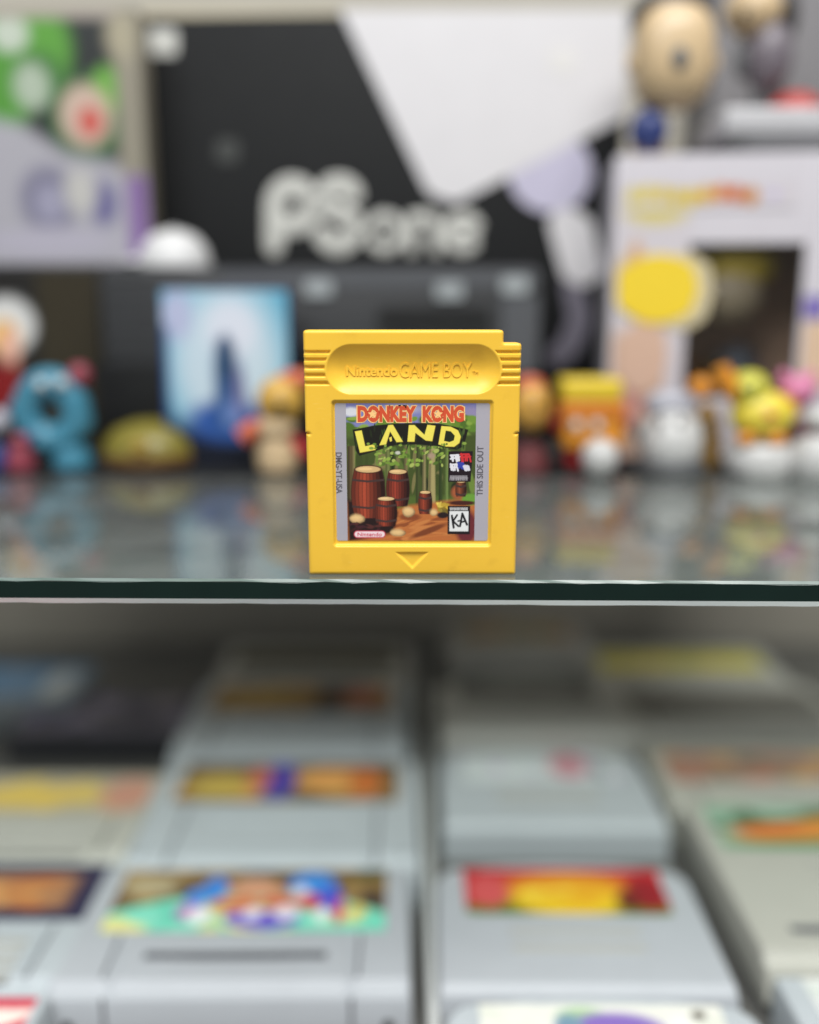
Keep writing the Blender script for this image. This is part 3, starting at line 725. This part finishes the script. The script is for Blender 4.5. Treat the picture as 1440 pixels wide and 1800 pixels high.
# ================================================================== UPPER SHELF: BOXES BEHIND
def pxbox(name, u0, u1, v0, y, depth_, z0, m, label, cat, bevel=0.0008, kind=None):
    """upright box: photo columns u0..u1, top row v0, standing at height z0, front at y"""
    vm = v0
    a = AT(u0, vm, y); b = AT(u1, vm, y); wd = b.x-a.x; h = a.z-z0
    o = empty(name, ((a.x+b.x)/2, y+depth_/2, z0), label, cat)
    link('carton', box_me(wd, depth_, h, bevel, base=True), m, o)
    return o, wd, h
YB = 0.262
blk = mat('box_black', (23, 24, 25), rough=0.65, vary=0.12, spec=0.2)
ps, pw, ph = pxbox('console_box', 238, 1108, 16, YB, 0.09, 0.0, blk, 'large black console box with white lettering and a picture of a white console', 'box')
offs = ps.location
def bp(u, v, y=YB):
    p = AT(u, v, y); return (p.x-offs.x, p.z-offs.z)
def decal(name, pts, r, m, k, parent=ps):
    link(name, plate_me(round_poly([bp(*p) for p in pts], r), 0.0002), m, parent, (0, -0.045-0.0002*k, 0))
wht = mat('print_white', (202, 200, 202), rough=0.5, vary=0.04); lav = mat('print_lavender', (180, 176, 196), rough=0.45)
offw = mat('logo_white', (188, 188, 182), rough=0.45); cordg = mat('print_cord_grey', (112, 108, 120), rough=0.5); tan = mat('box_flap_tan', (176, 168, 146), rough=0.7)
decal('controller_plug_print', [(968+74*math.cos(k*math.pi/12), 302+72*math.sin(k*math.pi/12)) for k in range(24)], 0, lav, 1)
sh = decal('console_print', [(598, 17), (1104, 17), (1100, 206), (800, 358), (752, 340)], [0, 0, 0.004, 0.012, 0.010], wht, 2)
decal('plug_print', [(960, 380), (1000, 362), (1040, 385), (1062, 480), (1030, 505), (990, 490)], 0.007, wht, 1.5)
arc = [(1018, 480), (1040, 560), (1018, 618), (975, 650)]; arc2 = [(960, 620), (985, 596), (1000, 560), (988, 492)]
decal('cord_print', arc+arc2, 0.004, cordg, 0.5)
decal('panel_mark_print', [(960, 90), (1000, 80), (1020, 110), (1000, 130), (970, 130)], 0.003, mat('print_pale_grey', (206, 204, 202)), 3)
decal('corner_mark_print', [(262, 50), (312, 50), (312, 98), (262, 98)], 0.003, offw, 1)
decal('seal_print', [(380, 245), (420, 245), (420, 285), (380, 285)], 0.004, mat('print_charcoal', (52, 54, 52)), 1)
decal('flap_strip', [(240, 17), (600, 17), (600, 26), (330, 30), (240, 30)], 0.0002, tan, 1)
def strokes(name, paths, wpx):
    for q in paths:
        pts3 = [(bp(*p)[0], 0, bp(*p)[1]) for p in q]
        r = wpx/2*SCALE(YB, .1); a_ = Vector(pts3[0])-Vector(pts3[1]); b_ = Vector(pts3[-1])-Vector(pts3[-2])
        a_.normalize(); b_.normalize()
        caps = [(0.0, 1.0), (0.45, .9), (0.8, .6), (0.98, .2)]
        full = [Vector(pts3[0])+a_*r*c for c, _ in caps[::-1]]+[Vector(p) for p in pts3[1:-1]]+[Vector(pts3[-1])+b_*r*c for c, _ in caps]
        rad_ = [r*k for _, k in caps[::-1]]+[r]*(len(pts3)-2)+[r*k for _, k in caps]
        me = tube_me(full, rad_, 14); me.transform(Matrix.Diagonal((1, 0.0002/r, 1, 1)))
        link(name, me, offw, ps, (0, -0.0453, 0))
def arc_(cx, cy, rx, ry, a0, a1, n=18): return [(cx+rx*math.cos(R(a0+(a1-a0)*k/n)), cy-ry*math.sin(R(a0+(a1-a0)*k/n))) for k in range(n+1)]
strokes('logo_letter', [[(482, 432), (482, 400), (482, 368)]+arc_(514, 362, 32, 36, 180, -178)], 34)
strokes('logo_letter', [arc_(596, 349, 27, 26, 20, 250)[:-1]+arc_(594, 402, 30, 30, 80, -160)], 32)
strokes('logo_letter', [arc_(676, 409, 26, 28, 0, 360)], 20)
strokes('logo_letter', [[(724, 438), (724, 410), (724, 384)], arc_(745, 404, 22, 24, 170, 0)+[(767, 420), (767, 438)]], 20)
strokes('logo_letter', [[(790, 409), (814, 409)]+arc_(814, 409, 27, 28, 0, 310)], 20)
# left box standing on a black carton
base_z = AT(100, 462, 0.232).z
bb, bw, bh = pxbox('game_carton', -60, 172, 468, 0.228, 0.08, 0.0, mat('carton_black', (26, 25, 24), rough=0.5), 'black carton with a white and yellow sticker under the green and lilac box', 'box')
a = Art(50, 40, (26, 24, 22)); a.rect(.52, 0, 1, 1, (46, 40, 26), .06); a.ell(.27, .7, .22, .15, (206, 206, 204), .25); a.ell(.24, .63, .12, .1, (226, 178, 60), .4); a.ell(.27, .58, .08, .12, (220, 170, 150), .5); a.ell(.22, .34, .16, .16, (120, 16, 18), .35)
link('front_print', a.mesh(bw*.98, bh*.97), pr, bb, (0, -0.0403, bh/2))
gb, gw, gh = pxbox('toy_box', -80, 243, 14, 0.232, 0.018, AT(100, 466, 0.228).z+0.0002, mat('carton_tan', (120, 114, 100), rough=0.5), 'tall box printed in green, white and lilac standing left of the black console box', 'box')
a = Art(96, 120, (40, 44, 44))
def G(u, v): return ((u+80)/323.0, 1-(v-14)/448.0)
def ge(u, v, ru, rv, c, soft=.35, rot=0): x, y = G(u, v); a.ell(x, y, ru/323, rv/448, c, soft, rot)
ge(40, 80, 80, 90, (92, 158, 58)); ge(-20, 120, 70, 120, (84, 150, 56)); ge(12, 55, 34, 32, (196, 206, 190), .5); ge(60, 130, 44, 44, (70, 120, 60), .5)
ge(140, 200, 66, 74, (62, 108, 62), .3); ge(180, 150, 28, 40, (110, 170, 70), .5); ge(45, 145, 32, 40, (176, 190, 170), .6)
ge(138, 196, 46, 54, (206, 180, 164), .4); ge(146, 206, 22, 26, (206, 96, 86), .5)
x0, y0 = G(0, 275); a.poly([G(-80, 190), G(20, 210), G(100, 262), G(200, 280), G(240, 300), G(240, 470), G(-80, 470)], (176, 174, 182), soft=.06)
ge(60, 345, 52, 60, (126, 124, 146), .5); ge(62, 350, 28, 34, (160, 158, 180), .5); ge(160, 350, 26, 40, (110, 106, 150), .6); ge(120, 330, 30, 40, (196, 194, 190), .6); ge(60, 420, 120, 26, (184, 180, 194), .5)
a.rect(*G(204, 466), *G(243, 296), (136, 108, 160), .03); a.rect(*G(196, 300), *G(243, 14), (150, 144, 128), .04); ge(210, 60, 26, 40, (172, 164, 140), .8)
a.rect(*G(-80, 30), *G(200, 10), (170, 160, 150), .03)
link('front_print', a.mesh(gw*.995, gh*.995, .78), pr, gb, (0, -0.0092, gh/2))

# dark console between the black box and the toys
YC = 0.212
gc, cw, chh = pxbox('game_console', 168, 955, 468, YC, 0.042, 0.0, mat('console_charcoal', (40, 41, 43), rough=0.5, vary=0.1), 'dark grey game console standing on its side behind the toys', 'console', bevel=0.005)
o0 = gc.location
def cpt(u, v): p = AT(u, v, YC); return (p.x-o0.x, p.z-o0.z)
def cpanel(name, u0, v0, u1, v1, m, k=1, r=0.001):
    a_ = cpt(u0, v1); b_ = cpt(u1, v0)
    link(name, plate_me(round_poly([(a_[0], a_[1]), (b_[0], a_[1]), (b_[0], b_[1]), (a_[0], b_[1])], r), 0.0004*k), m, gc, (0, -0.021, 0))
lg = mat('console_grey', (76, 78, 82), rough=0.5); pg = mat('console_pale', (150, 156, 158), rough=0.5); bk = mat('console_black', (18, 18, 19), rough=0.4)
cpanel('upper_trim', 390, 474, 945, 505, lg, 1); cpanel('disc_slot', 665, 540, 862, 600, bk, 1); cpanel('vent_panel', 176, 640, 300, 806, bk, 1)
cpanel('side_panel', 880, 520, 948, 655, lg, 2, 0.002); cpanel('lower_panel', 520, 610, 860, 800, bk, 1)
for u, v in ((560, 505), (790, 510), (905, 500)): cpanel('button', u-24, v-14, u+24, v+16, pg, 3, 0.002)
for k in range(5): cpanel('vent_slat', 184, 480+k*30, 270, 492+k*30, mat('console_slat', (46, 47, 49)), 2, 0.0005)
pxbox('storage_carton', 1268, 1560, -90, 0.300, 0.06, 0.0, mat('carton_grey', (112, 110, 112), rough=0.7), 'tall plain grey carton behind the white window box at the top right', 'box')
# white cap on the console
ctop = AT(300, 468, YC).z
p = AT(308, 468, YC+0.018); s_ = SCALE(YC+0.018, ctop)
wc = empty('white_hat', (p.x, p.y, ctop), 'small white rounded cap lying on the dark grey console', 'hat')
whp = mat('white_plastic', (196, 196, 196), rough=0.45, vary=0.03)
link('crown', lathe_me([(62*s_, 0), (62*s_, 12*s_), (56*s_, 34*s_), (40*s_, 54*s_), (18*s_, 63*s_), (0, 64*s_)]), whp, wc)
link('brim', ball_me(46*s_, 30*s_, 9*s_), whp, wc, (-44*s_, -8*s_, 9*s_))
link('button', ball_me(6*s_, 6*s_, 4*s_, 12), whp, wc, (0, 0, 64*s_))

# blue game case leaning in front of the console
YG = 0.186
p = AT(400, 700, YG)
bc = empty('blue_game_case', (AT(402, 700, YG).x, YG, 0), 'glossy light blue game case with a dark upright shape on its cover', 'game case', rot=(R(-3), 0, R(4)))
bwid = 222*SCALE(YG, .05); btop = AT(402, 508, YG).z
link('case_shell', box_me(bwid, 0.012, btop, 0.0015, base=True), mat('case_blue', (44, 66, 112), rough=0.25), bc)
a = Art(80, 96, (66, 150, 186))
a.ell(.5, .62, .62, .62, (120, 190, 216), .6); a.ell(.5, .6, .42, .44, (206, 226, 238), .6); a.ell(.55, .78, .2, .16, (226, 232, 244), .6)
a.ell(.12, .86, .12, .14, (190, 196, 226), .6); a.rect(-.1, -.1, 1.1, .24, (20, 24, 38), .1); a.ell(.5, .26, .32, .12, (50, 92, 170), .6); a.poly([(-.1,-.1),(-.1,.5),(.12,.2),(.12,-.1)], (26,34,60), soft=.1); a.poly([(1.1,-.1),(1.1,.45),(.86,.2),(.86,-.1)], (40,50,70), soft=.1)
a.poly([(.40, .2), (.40, .6), (.43, .72), (.5, .76), (.56, .7), (.58, .56), (.58, .2)], (52, 88, 140), soft=.05); a.poly([(.44, .5), (.45, .7), (.5, .74), (.55, .68), (.55, .5)], (34, 66, 96), soft=.05); a.ell(.6, .4, .05, .2, (120, 120, 160), .7)
a.ell(.52, .3, .06, .08, (110, 140, 200), .6); a.rect(-.02, .0, .04, .8, (40, 70, 130), .05)
link('cover_print', a.mesh(bwid*.97, btop*.975, .75), print_mat('glossy_ink', .15), bc, (0, -0.0062, btop/2))

# white window box at right
YW = 0.200
wb = mat('carton_white', (194, 190, 196), rough=0.5, vary=0.03)
aL = AT(1102, 268, YW); aR = AT(1520, 268, YW); ww = aR.x-aL.x; wh = aL.z
WD = 0.056
wbx = empty('window_box', ((aL.x+aR.x)/2, YW+WD/2, 0), 'white toy box with orange wording and a dark front window at right', 'box', rot=(0, 0, R(-7)))
def wp(u, v): p = AT(u, v, YW); return (p.x-wbx.location.x, p.z)
x0, z1 = wp(1228, 428); x1, z0 = wp(1402, 700)
def strip(name, xa, xb, za, zb, m=wb, y=None, t=0.0012):
    y = -WD/2 if y is None else y
    link(name, box_me(xb-xa, t, zb-za, 0.0002, 1), m, wbx, ((xa+xb)/2, y+t/2, (za+zb)/2))
strip('front_panel', -ww/2, x0, 0, wh); strip('front_panel', x1, ww/2, 0, wh); strip('front_panel', x0, x1, z1, wh); strip('front_panel', x0, x1, 0, z0)
link('side_panel', box_me(0.0012, WD-0.0024, wh, 0.0002, 1), wb, wbx, (-ww/2+0.0006, 0, wh/2)); link('side_panel', box_me(0.0012, WD-0.0024, wh, 0.0002, 1), wb, wbx, (ww/2-0.0006, 0, wh/2))
link('back_panel', box_me(ww-0.0026, 0.0012, wh, 0.0002, 1), mat('carton_brown', (186, 152, 126), rough=0.7), wbx, (0, WD/2-0.0007, wh/2))
link('top_panel', box_me(ww-0.0026, WD-0.0026, 0.0012, 0.0002, 1), wb, wbx, (0, 0, wh-0.0007))
link('window_pane', plate_me([(x0, z0), (x1, z0), (x1, z1), (x0, z1)], 0.0002), glass_mat('window_film', (0.97, 0.97, 0.97), 0.05, 1.3), wbx, (0, -WD/2+0.0016, 0))
lx = (x0-(-ww/2))*0.96
a = Art(60, 110, (218, 212, 218))
def F(u, v): return ((u-1086)/140.0, 1-(v-290)/500.0)
def fe(u, v, ru, rv, c, soft=.4, rot=0): x, y = F(u, v); a.ell(x, y, ru/140, rv/500, c, soft, rot)
fe(1160, 335, 60, 26, (222, 206, 120), .6); fe(1125, 430, 14, 40, (222, 176, 130), .6)
fe(1196, 488, 46, 50, (226, 206, 120), .4); fe(1110, 460, 24, 40, (224, 190, 110), .6); fe(1220, 480, 20, 50, (222, 210, 160), .6)
a.rect(*F(1086, 800), *F(1190, 556), (214, 182, 162), .06); fe(1160, 620, 26, 26, (176, 176, 150), .6); fe(1120, 690, 40, 30, (206, 150, 140), .6)
link('side_print', a.mesh(lx, wh*.9, .76), pr, wbx, (-ww/2+lx/2+0.0015, -WD/2-0.0003, wh*.46))
a = Art(90, 30, (218, 212, 218)); 
for k in range(9):
    x = .06+k*.085; a.ell(x, .5+.08*math.sin(k*1.3), .045, .34, [(222, 206, 120), (226, 206, 110), (222, 200, 110), (220, 196, 90), (226, 196, 60), (224, 176, 56), (216, 130, 60), (208, 112, 56), (206, 140, 70)][k], .3)
a.ell(.87, .5, .03, .2, (206, 196, 226), .5)
pa = wp(1112, 366); pb = wp(1412, 318)
link('title_print', a.mesh(pb[0]-pa[0], pb[1]-pa[1], .76), pr, wbx, ((pa[0]+pb[0])/2, -WD/2-0.0005, (pa[1]+pb[1])/2))
def oval(name, u, v, ru, rv, m, y):
    c_ = wp(u, v); k_ = SCALE(YW, .08)
    link(name, plate_me([(c_[0]+ru*k_*math.cos(q*math.pi/16)*(1+.06*math.sin(q*5)), c_[1]+rv*k_*math.sin(q*math.pi/16)) for q in range(32)], 0.0003), m, wbx, (0, y, 0))
oval('cream_print', 1216, 512, 52, 66, mat('cream_ink', (196, 184, 150)), -WD/2-0.0005)
oval('yellow_print', 1172, 508, 72, 60, mat('yellow_ink', (226, 196, 44)), -WD/2-0.0009)
oval('peach_print', 1146, 628, 44, 66, mat('peach_tint', (198, 166, 146)), -WD/2-0.0005)
prp = mat('purple_ink', (118, 104, 168)); pa = wp(1418, 560); pb = wp(1460, 520)
strip('purple_mark', pa[0], pb[0], pa[1], pb[1], prp, -WD/2-0.0006, 0.0003)
pch = mat('peach_ink', (206, 178, 150)); pa = wp(1412, 680); pb = wp(1470, 566)
strip('peach_mark', pa[0], pb[0], pa[1], pb[1], pch, -WD/2-0.0006, 0.0003)

# ================================================================== TOYS
mt_ = link('shade_band', box_me(0.62, 0.056, 0.0006, 0.0002, 1, base=True), mat('shade_black', (30, 31, 32), rough=0.95, spec=0.1, vary=0.2), None, (0, 0.183, 0.00005))  # shade at the toy bases, put in as a thin dark sheet
prop(mt_, 'thin black sheet added as the dark band of shade under the toys on the glass shelf', 'shade band')
def pm(name, rgb, rough=0.4): return mat(name, tuple(v*0.87 for v in rgb), rough=rough, vary=0.05)
yl = pm('toy_yellow', (238, 206, 50)); orr = pm('toy_orange', (230, 148, 34)); skin = pm('toy_cream', (220, 192, 150)); blk2 = pm('toy_black', (26, 24, 24)); gry = pm('toy_grey', (96, 98, 100))
teal = pm('toy_teal', (66, 138, 164)); pnk = pm('toy_pink', (222, 132, 172)); rd = pm('toy_red', (176, 34, 36)); rose = pm('toy_rose', (150, 60, 76)); nav = pm('toy_blue', (40, 58, 120)); olv = pm('toy_olive', (132, 122, 44)); lim = pm('toy_lime', (214, 210, 70)); wh2 = pm('toy_white', (214, 214, 212)); rdo = pm('toy_red_orange', (206, 96, 56)); lavg = pm('toy_lavender_grey', (176, 176, 186)); brn = pm('toy_brown', (120, 88, 48)); hair = pm('toy_hair', (46, 42, 42))
class Toy:
    def __init__(s, name, u, y, label, cat='toy', group=None, z=0.0):
        s.y = y; s.z = z; x = AT(u, 800, y).x; s.o = empty(name, (x, y, z), label, cat, group); s.x = x
    def pos(s, u, v, dy=0):
        p = AT(u, v, s.y+dy); return Vector((p.x-s.x, dy, p.z-s.z))
    def k(s): return SCALE(s.y, s.z+0.02)
    def ball(s, n, u, v, ru, rv, m, dy=0, rd_=None, par=None, squash=None, rot=(0, 0, 0)):
        k = s.k(); r3 = (rd_ if rd_ is not None else min(ru, rv))*k
        l = s.pos(u, v, dy*k)
        if par is not None: l = l-par.location
        return link(n, ball_me(ru*k, r3, rv*k, 20, squash), m, par or s.o, l, rot)
    def lathe(s, n, u, prof, m, dy=0, zoff=0.0, par=None):
        k = s.k(); l = Vector((AT(u, 800 if s.z < 0.05 else 160, s.y).x-s.x, dy*k, zoff))
        if par is not None: l = l-par.location
        return link(n, lathe_me([(r*k, z*k) for r, z in prof]), m, par or s.o, l)
    def block(s, n, u0, v0, u1, v1, m, dep, bev=6, dy=0, par=None):
        k = s.k(); a_ = s.pos(u0, v1); b_ = s.pos(u1, v0); c = (a_+b_)/2; c.y = dy*k
        if par is not None: c = c-par.location
        return link(n, box_me(b_.x-a_.x, dep*k, b_.z-a_.z, bev*k, 3), m, par or s.o, c)
    def tube(s, n, pts, r, m, dy=0):
        k = s.k(); return link(n, tube_me([s.pos(u, v, dy*k) for u, v in pts], [q*k for q in r] if isinstance(r, (list, tuple)) else r*k), m, s.o)

# left side
t = Toy('ring_toy', 92, 0.178, 'teal blue toy with a ring shaped body and stubby arms at left'); k = t.k()
link('ring_body', torus_me(43*k, 26*k, sz=1.15), teal, t.o, t.pos(92, 726)); t.ball('arm', 40, 722, 24, 26, teal); t.ball('arm', 142, 740, 22, 30, teal)
t.lathe('foot', 128, [(0, 0), (34, 0), (34, 16), (26, 40), (0, 46)], teal); t.ball('knob', 140, 660, 20, 22, rose); t.ball('eye', 72, 676, 9, 11, wh2, dy=-26); t.ball('eye', 108, 674, 9, 11, wh2, dy=-26); t.ball('spot', 52, 768, 14, 12, nav, dy=-18)
t = Toy('small_figure', 36, 0.170, 'small rose red figure at the foot of the teal toy'); t.lathe('body', 36, [(0, 0), (24, 0), (25, 22), (16, 44), (0, 48)], rose); t.ball('head', 36, 776, 15, 15, rose)
t = Toy('small_figure', -6, 0.172, 'dark blue and grey figure cut off by the left edge beside the teal toy'); t.lathe('body', -2, [(0, 0), (22, 0), (24, 26), (14, 46), (0, 50)], nav); t.ball('head', -2, 742, 20, 24, lavg)
t = Toy('dome_box', 268, 0.188, 'low olive gold dome sitting in front of the dark console'); t.lathe('lid', 268, [(84, 26), (82, 42), (62, 66), (30, 78), (0, 81)], olv); t.block('clasp', 256, 764, 282, 786, pm('toy_gold', (170, 140, 50)), 12, 3, dy=-84); t.lathe('base', 268, [(0, 0), (76, 0), (86, 8), (87, 24), (84, 26), (0, 26)], brn)
t = Toy('animal_figure', 480, 0.172, 'little orange and yellow figure left of the cartridge with a dark eye')
t.ball('head', 494, 705, 42, 44, pm('toy_amber', (214, 168, 70))); t.ball('eye', 492, 716, 9, 11, blk2, dy=-40); t.ball('muzzle', 486, 752, 34, 24, skin, dy=-12); t.lathe('body', 488, [(0, 0), (34, 0), (38, 30), (28, 60), (0, 66)], skin)
t.tube('arm', [(478, 760), (450, 752), (428, 770)], [14, 18, 20], rdo, -6); t.tube('arm', [(510, 770), (530, 790), (540, 800)], [12, 14, 14], rd, -4); t.ball('cap', 520, 668, 34, 18, rdo)
# right side
t = Toy('round_figure', 932, 0.170, 'orange round headed figure half hidden by the right side of the cartridge')
t.ball('head', 934, 716, 34, 46, pm('toy_honey', (218, 164, 70))); t.lathe('body', 930, [(0, 0), (36, 0), (32, 22), (24, 46), (0, 50)], pm('toy_maroon', (112, 52, 54))); t.ball('cap', 930, 676, 28, 16, rdo); t.ball('ear', 958, 690, 9, 14, brn); t.ball('eye', 944, 712, 5, 7, blk2, dy=-33)
t = Toy('block_toy', 1036, 0.174, 'orange and yellow layered block toy right of the cartridge')
t.block('lid', 982, 664, 1088, 704, yl, 80, 8); t.block('band', 980, 704, 1092, 734, pm('toy_deep_orange', (224, 132, 30)), 84, 5); t.block('body', 984, 734, 1090, 786, orr, 78, 8); t.ball('eye', 1014, 748, 9, 11, wh2, dy=-40); t.ball('eye', 1050, 748, 9, 11, wh2, dy=-40); t.ball('arm', 978, 744, 12, 18, rd); t.ball('arm', 1096, 744, 12, 18, rd); t.block('foot', 990, 786, 1030, 818, rd, 50, 6); t.block('foot', 1046, 786, 1086, 818, rd, 50, 6)
t = Toy('white_bead', 1055, 0.156, 'small white ball with a flat base in front of the orange block toy', 'ball'); t.lathe('ball', 1055, [(0, 0), (16, 0), (28, 14), (33, 34), (28, 54), (14, 65), (0, 68)], wh2)
t.lathe('base', 1055, [(0, 0), (20, 0), (21, 4), (18, 7), (0, 7)], gry)
t = Toy('egg_toy', 1178, 0.170, 'white and grey egg shaped toy with a dark base'); t.lathe('body', 1178, [(0, 22), (50, 22), (56, 40), (54, 66), (42, 92), (22, 108), (0, 112)], wh2); t.lathe('base', 1178, [(0, 0), (60, 0), (62, 12), (56, 24), (0, 24)], gry); t.ball('hood', 1178, 712, 46, 30, lavg, dy=8); t.ball('eye', 1160, 742, 6, 8, blk2, dy=-44); t.ball('eye', 1196, 742, 6, 8, blk2, dy=-44); t.ball('wing', 1126, 762, 10, 26, gry); t.ball('wing', 1231, 762, 10, 26, gry)
t = Toy('brown_peg', 1238, 0.182, 'narrow mustard brown toy between the egg toy and the yellow toy'); t.lathe('body', 1238, [(0, 0), (26, 0), (28, 40), (22, 90), (10, 112), (0, 114)], pm('toy_mustard', (158, 118, 34))); t.ball('head', 1232, 682, 22, 20, orr)
t = Toy('yellow_toy', 1330, 0.166, 'bright yellow toy with an orange raised arm on a white base')
t.ball('body', 1340, 730, 56, 44, pm('toy_bright_yellow', (244, 222, 70))); t.ball('head', 1316, 686, 36, 34, lim); t.tube('arm', [(1300, 700), (1276, 668), (1266, 646)], [18, 19, 14], orr, -4); t.tube('arm', [(1366, 700), (1390, 716), (1396, 730)], [14, 14, 10], orr, -4)
t.ball('eye', 1306, 684, 5, 7, blk2, dy=-33); t.ball('eye', 1328, 682, 5, 7, blk2, dy=-33); t.ball('cheek', 1352, 730, 16, 12, rdo, dy=-34); t.ball('foot', 1312, 772, 18, 12, orr, dy=-30); t.ball('foot', 1366, 772, 18, 12, orr, dy=-30); t.lathe('base', 1336, [(0, 0), (56, 0), (60, 10), (58, 40), (48, 52), (0, 54)], wh2)
t = Toy('pink_toy', 1410, 0.176, 'pink round headed toy with a maroon body near the right edge'); t.ball('head', 1402, 688, 32, 30, pnk); t.ball('ear', 1378, 664, 10, 14, pnk); t.ball('ear', 1424, 664, 10, 14, pnk); t.lathe('body', 1412, [(0, 0), (38, 0), (36, 40), (26, 80), (0, 92)], pm('toy_wine', (96, 40, 58)))
t = Toy('white_toy', 1440, 0.156, 'white rounded toy cut off by the right edge'); t.lathe('body', 1440, [(0, 0), (44, 0), (52, 16), (50, 48), (34, 70), (0, 76)], wh2); t.ball('head', 1446, 736, 30, 22, wh2)
# figure in the window box
t = Toy('boxed_figure', 1300, 0.222, 'figure with yellow top seen through the window of the white box', 'figure', z=0.0014)
t.ball('hair', 1292, 466, 70, 46, pm('toy_dull_yellow', (226, 196, 62))); t.ball('head', 1280, 520, 56, 50, pm('toy_tan', (196, 178, 146)), dy=-6); t.lathe('body', 1284, [(0, 0), (56, 0), (56, 30), (44, 120), (30, 170), (0, 190)], pm('toy_slate', (86, 92, 104)))
# things on top of the white box
t = Toy('handheld_console', 1320, YW+0.026, 'light grey flat device with dark feet lying on the white window box', 'console', z=wh+0.0002)
k = t.k(); zt = AT(1320, 186, YW).z-wh; wdv = 250*SCALE(YW, wh)
link('case', box_me(wdv, 0.050, zt*.62, 0.002, 3), pm('device_grey', (204, 203, 206)), t.o, (0, 0, zt*.69)); link('tray', box_me(wdv*.8, 0.046, zt*.3, 0.001, 2), pm('device_mid', (140, 140, 142)), t.o, (0, 0, zt*.25))
for sx in (-1, 1): link('foot', box_me(wdv*.13, 0.044, zt*.36, 0.001, 2), pm('device_dark', (92, 92, 94)), t.o, (sx*wdv*.4, -0.002, zt*.19))
dev_top = wh+0.0002+zt
t = Toy('vinyl_figure', 1166, 0.222, 'big headed vinyl figure with cream face and dark hair standing on the white box', 'figure', z=wh+0.0002)
t.o.location.x = AT(1166, 200, 0.222).x; t.x = t.o.location.x
def sq(x, y, z): f = lambda q: math.copysign(abs(q)**0.75, q); return f(x), f(y), f(z)
t.ball('ear', 1112, 110, 12, 18, skin); t.ball('ear', 1252, 110, 12, 18, skin); hd = t.ball('head', 1182, 102, 70, 86, skin, rd_=62, squash=sq); t.ball('eye', 1196, 102, 14, 20, gry, dy=-60, rd_=5, par=hd); t.ball('hair', 1178, 34, 70, 50, hair, dy=26, rd_=50)
t.ball('torso', 1140, 230, 34, 40, nav); t.ball('leg', 1126, 262, 14, 22, brn); t.ball('leg', 1156, 262, 14, 22, brn)
t = Toy('vinyl_figure', 1334, 0.246, 'vinyl figure with cream head and plum body at the top right, behind the grey device', 'figure', z=dev_top+0.0003)
t.o.location.x = AT(1334, 100, 0.246).x; t.x = t.o.location.x; t.y = 0.246
t.ball('head', 1326, 20, 50, 44, skin); t.ball('hair', 1366, 30, 36, 60, hair, dy=14); t.ball('ear', 1282, 24, 10, 14, skin); t.ball('eye', 1308, 26, 7, 9, blk2, dy=-38); t.ball('arm', 1306, 104, 14, 34, gry); t.ball('collar', 1346, 62, 34, 14, nav); t.lathe('leg', 1336, [(0, 0), (14, 0), (15, 10), (12, 60), (0, 70)], gry); t.lathe('leg', 1366, [(0, 0), (14, 0), (15, 10), (12, 60), (0, 70)], gry); t.ball('torso', 1350, 100, 42, 62, pm('toy_plum', (120, 112, 120)))
t = Toy('red_cap_toy', 1400, 0.238, 'red rounded toy on the grey device at the top right', z=dev_top+0.0003); t.o.location.x = AT(1400, 150, 0.238).x; t.x = t.o.location.x
t.lathe('dome', 1400, [(50, 4), (50, 16), (40, 34), (20, 46), (0, 48)], pm('toy_scarlet', (186, 52, 44))); t.lathe('rim', 1400, [(0, 0), (54, 0), (54, 5), (0, 5)], rd)
bpy.context.view_layer.update()
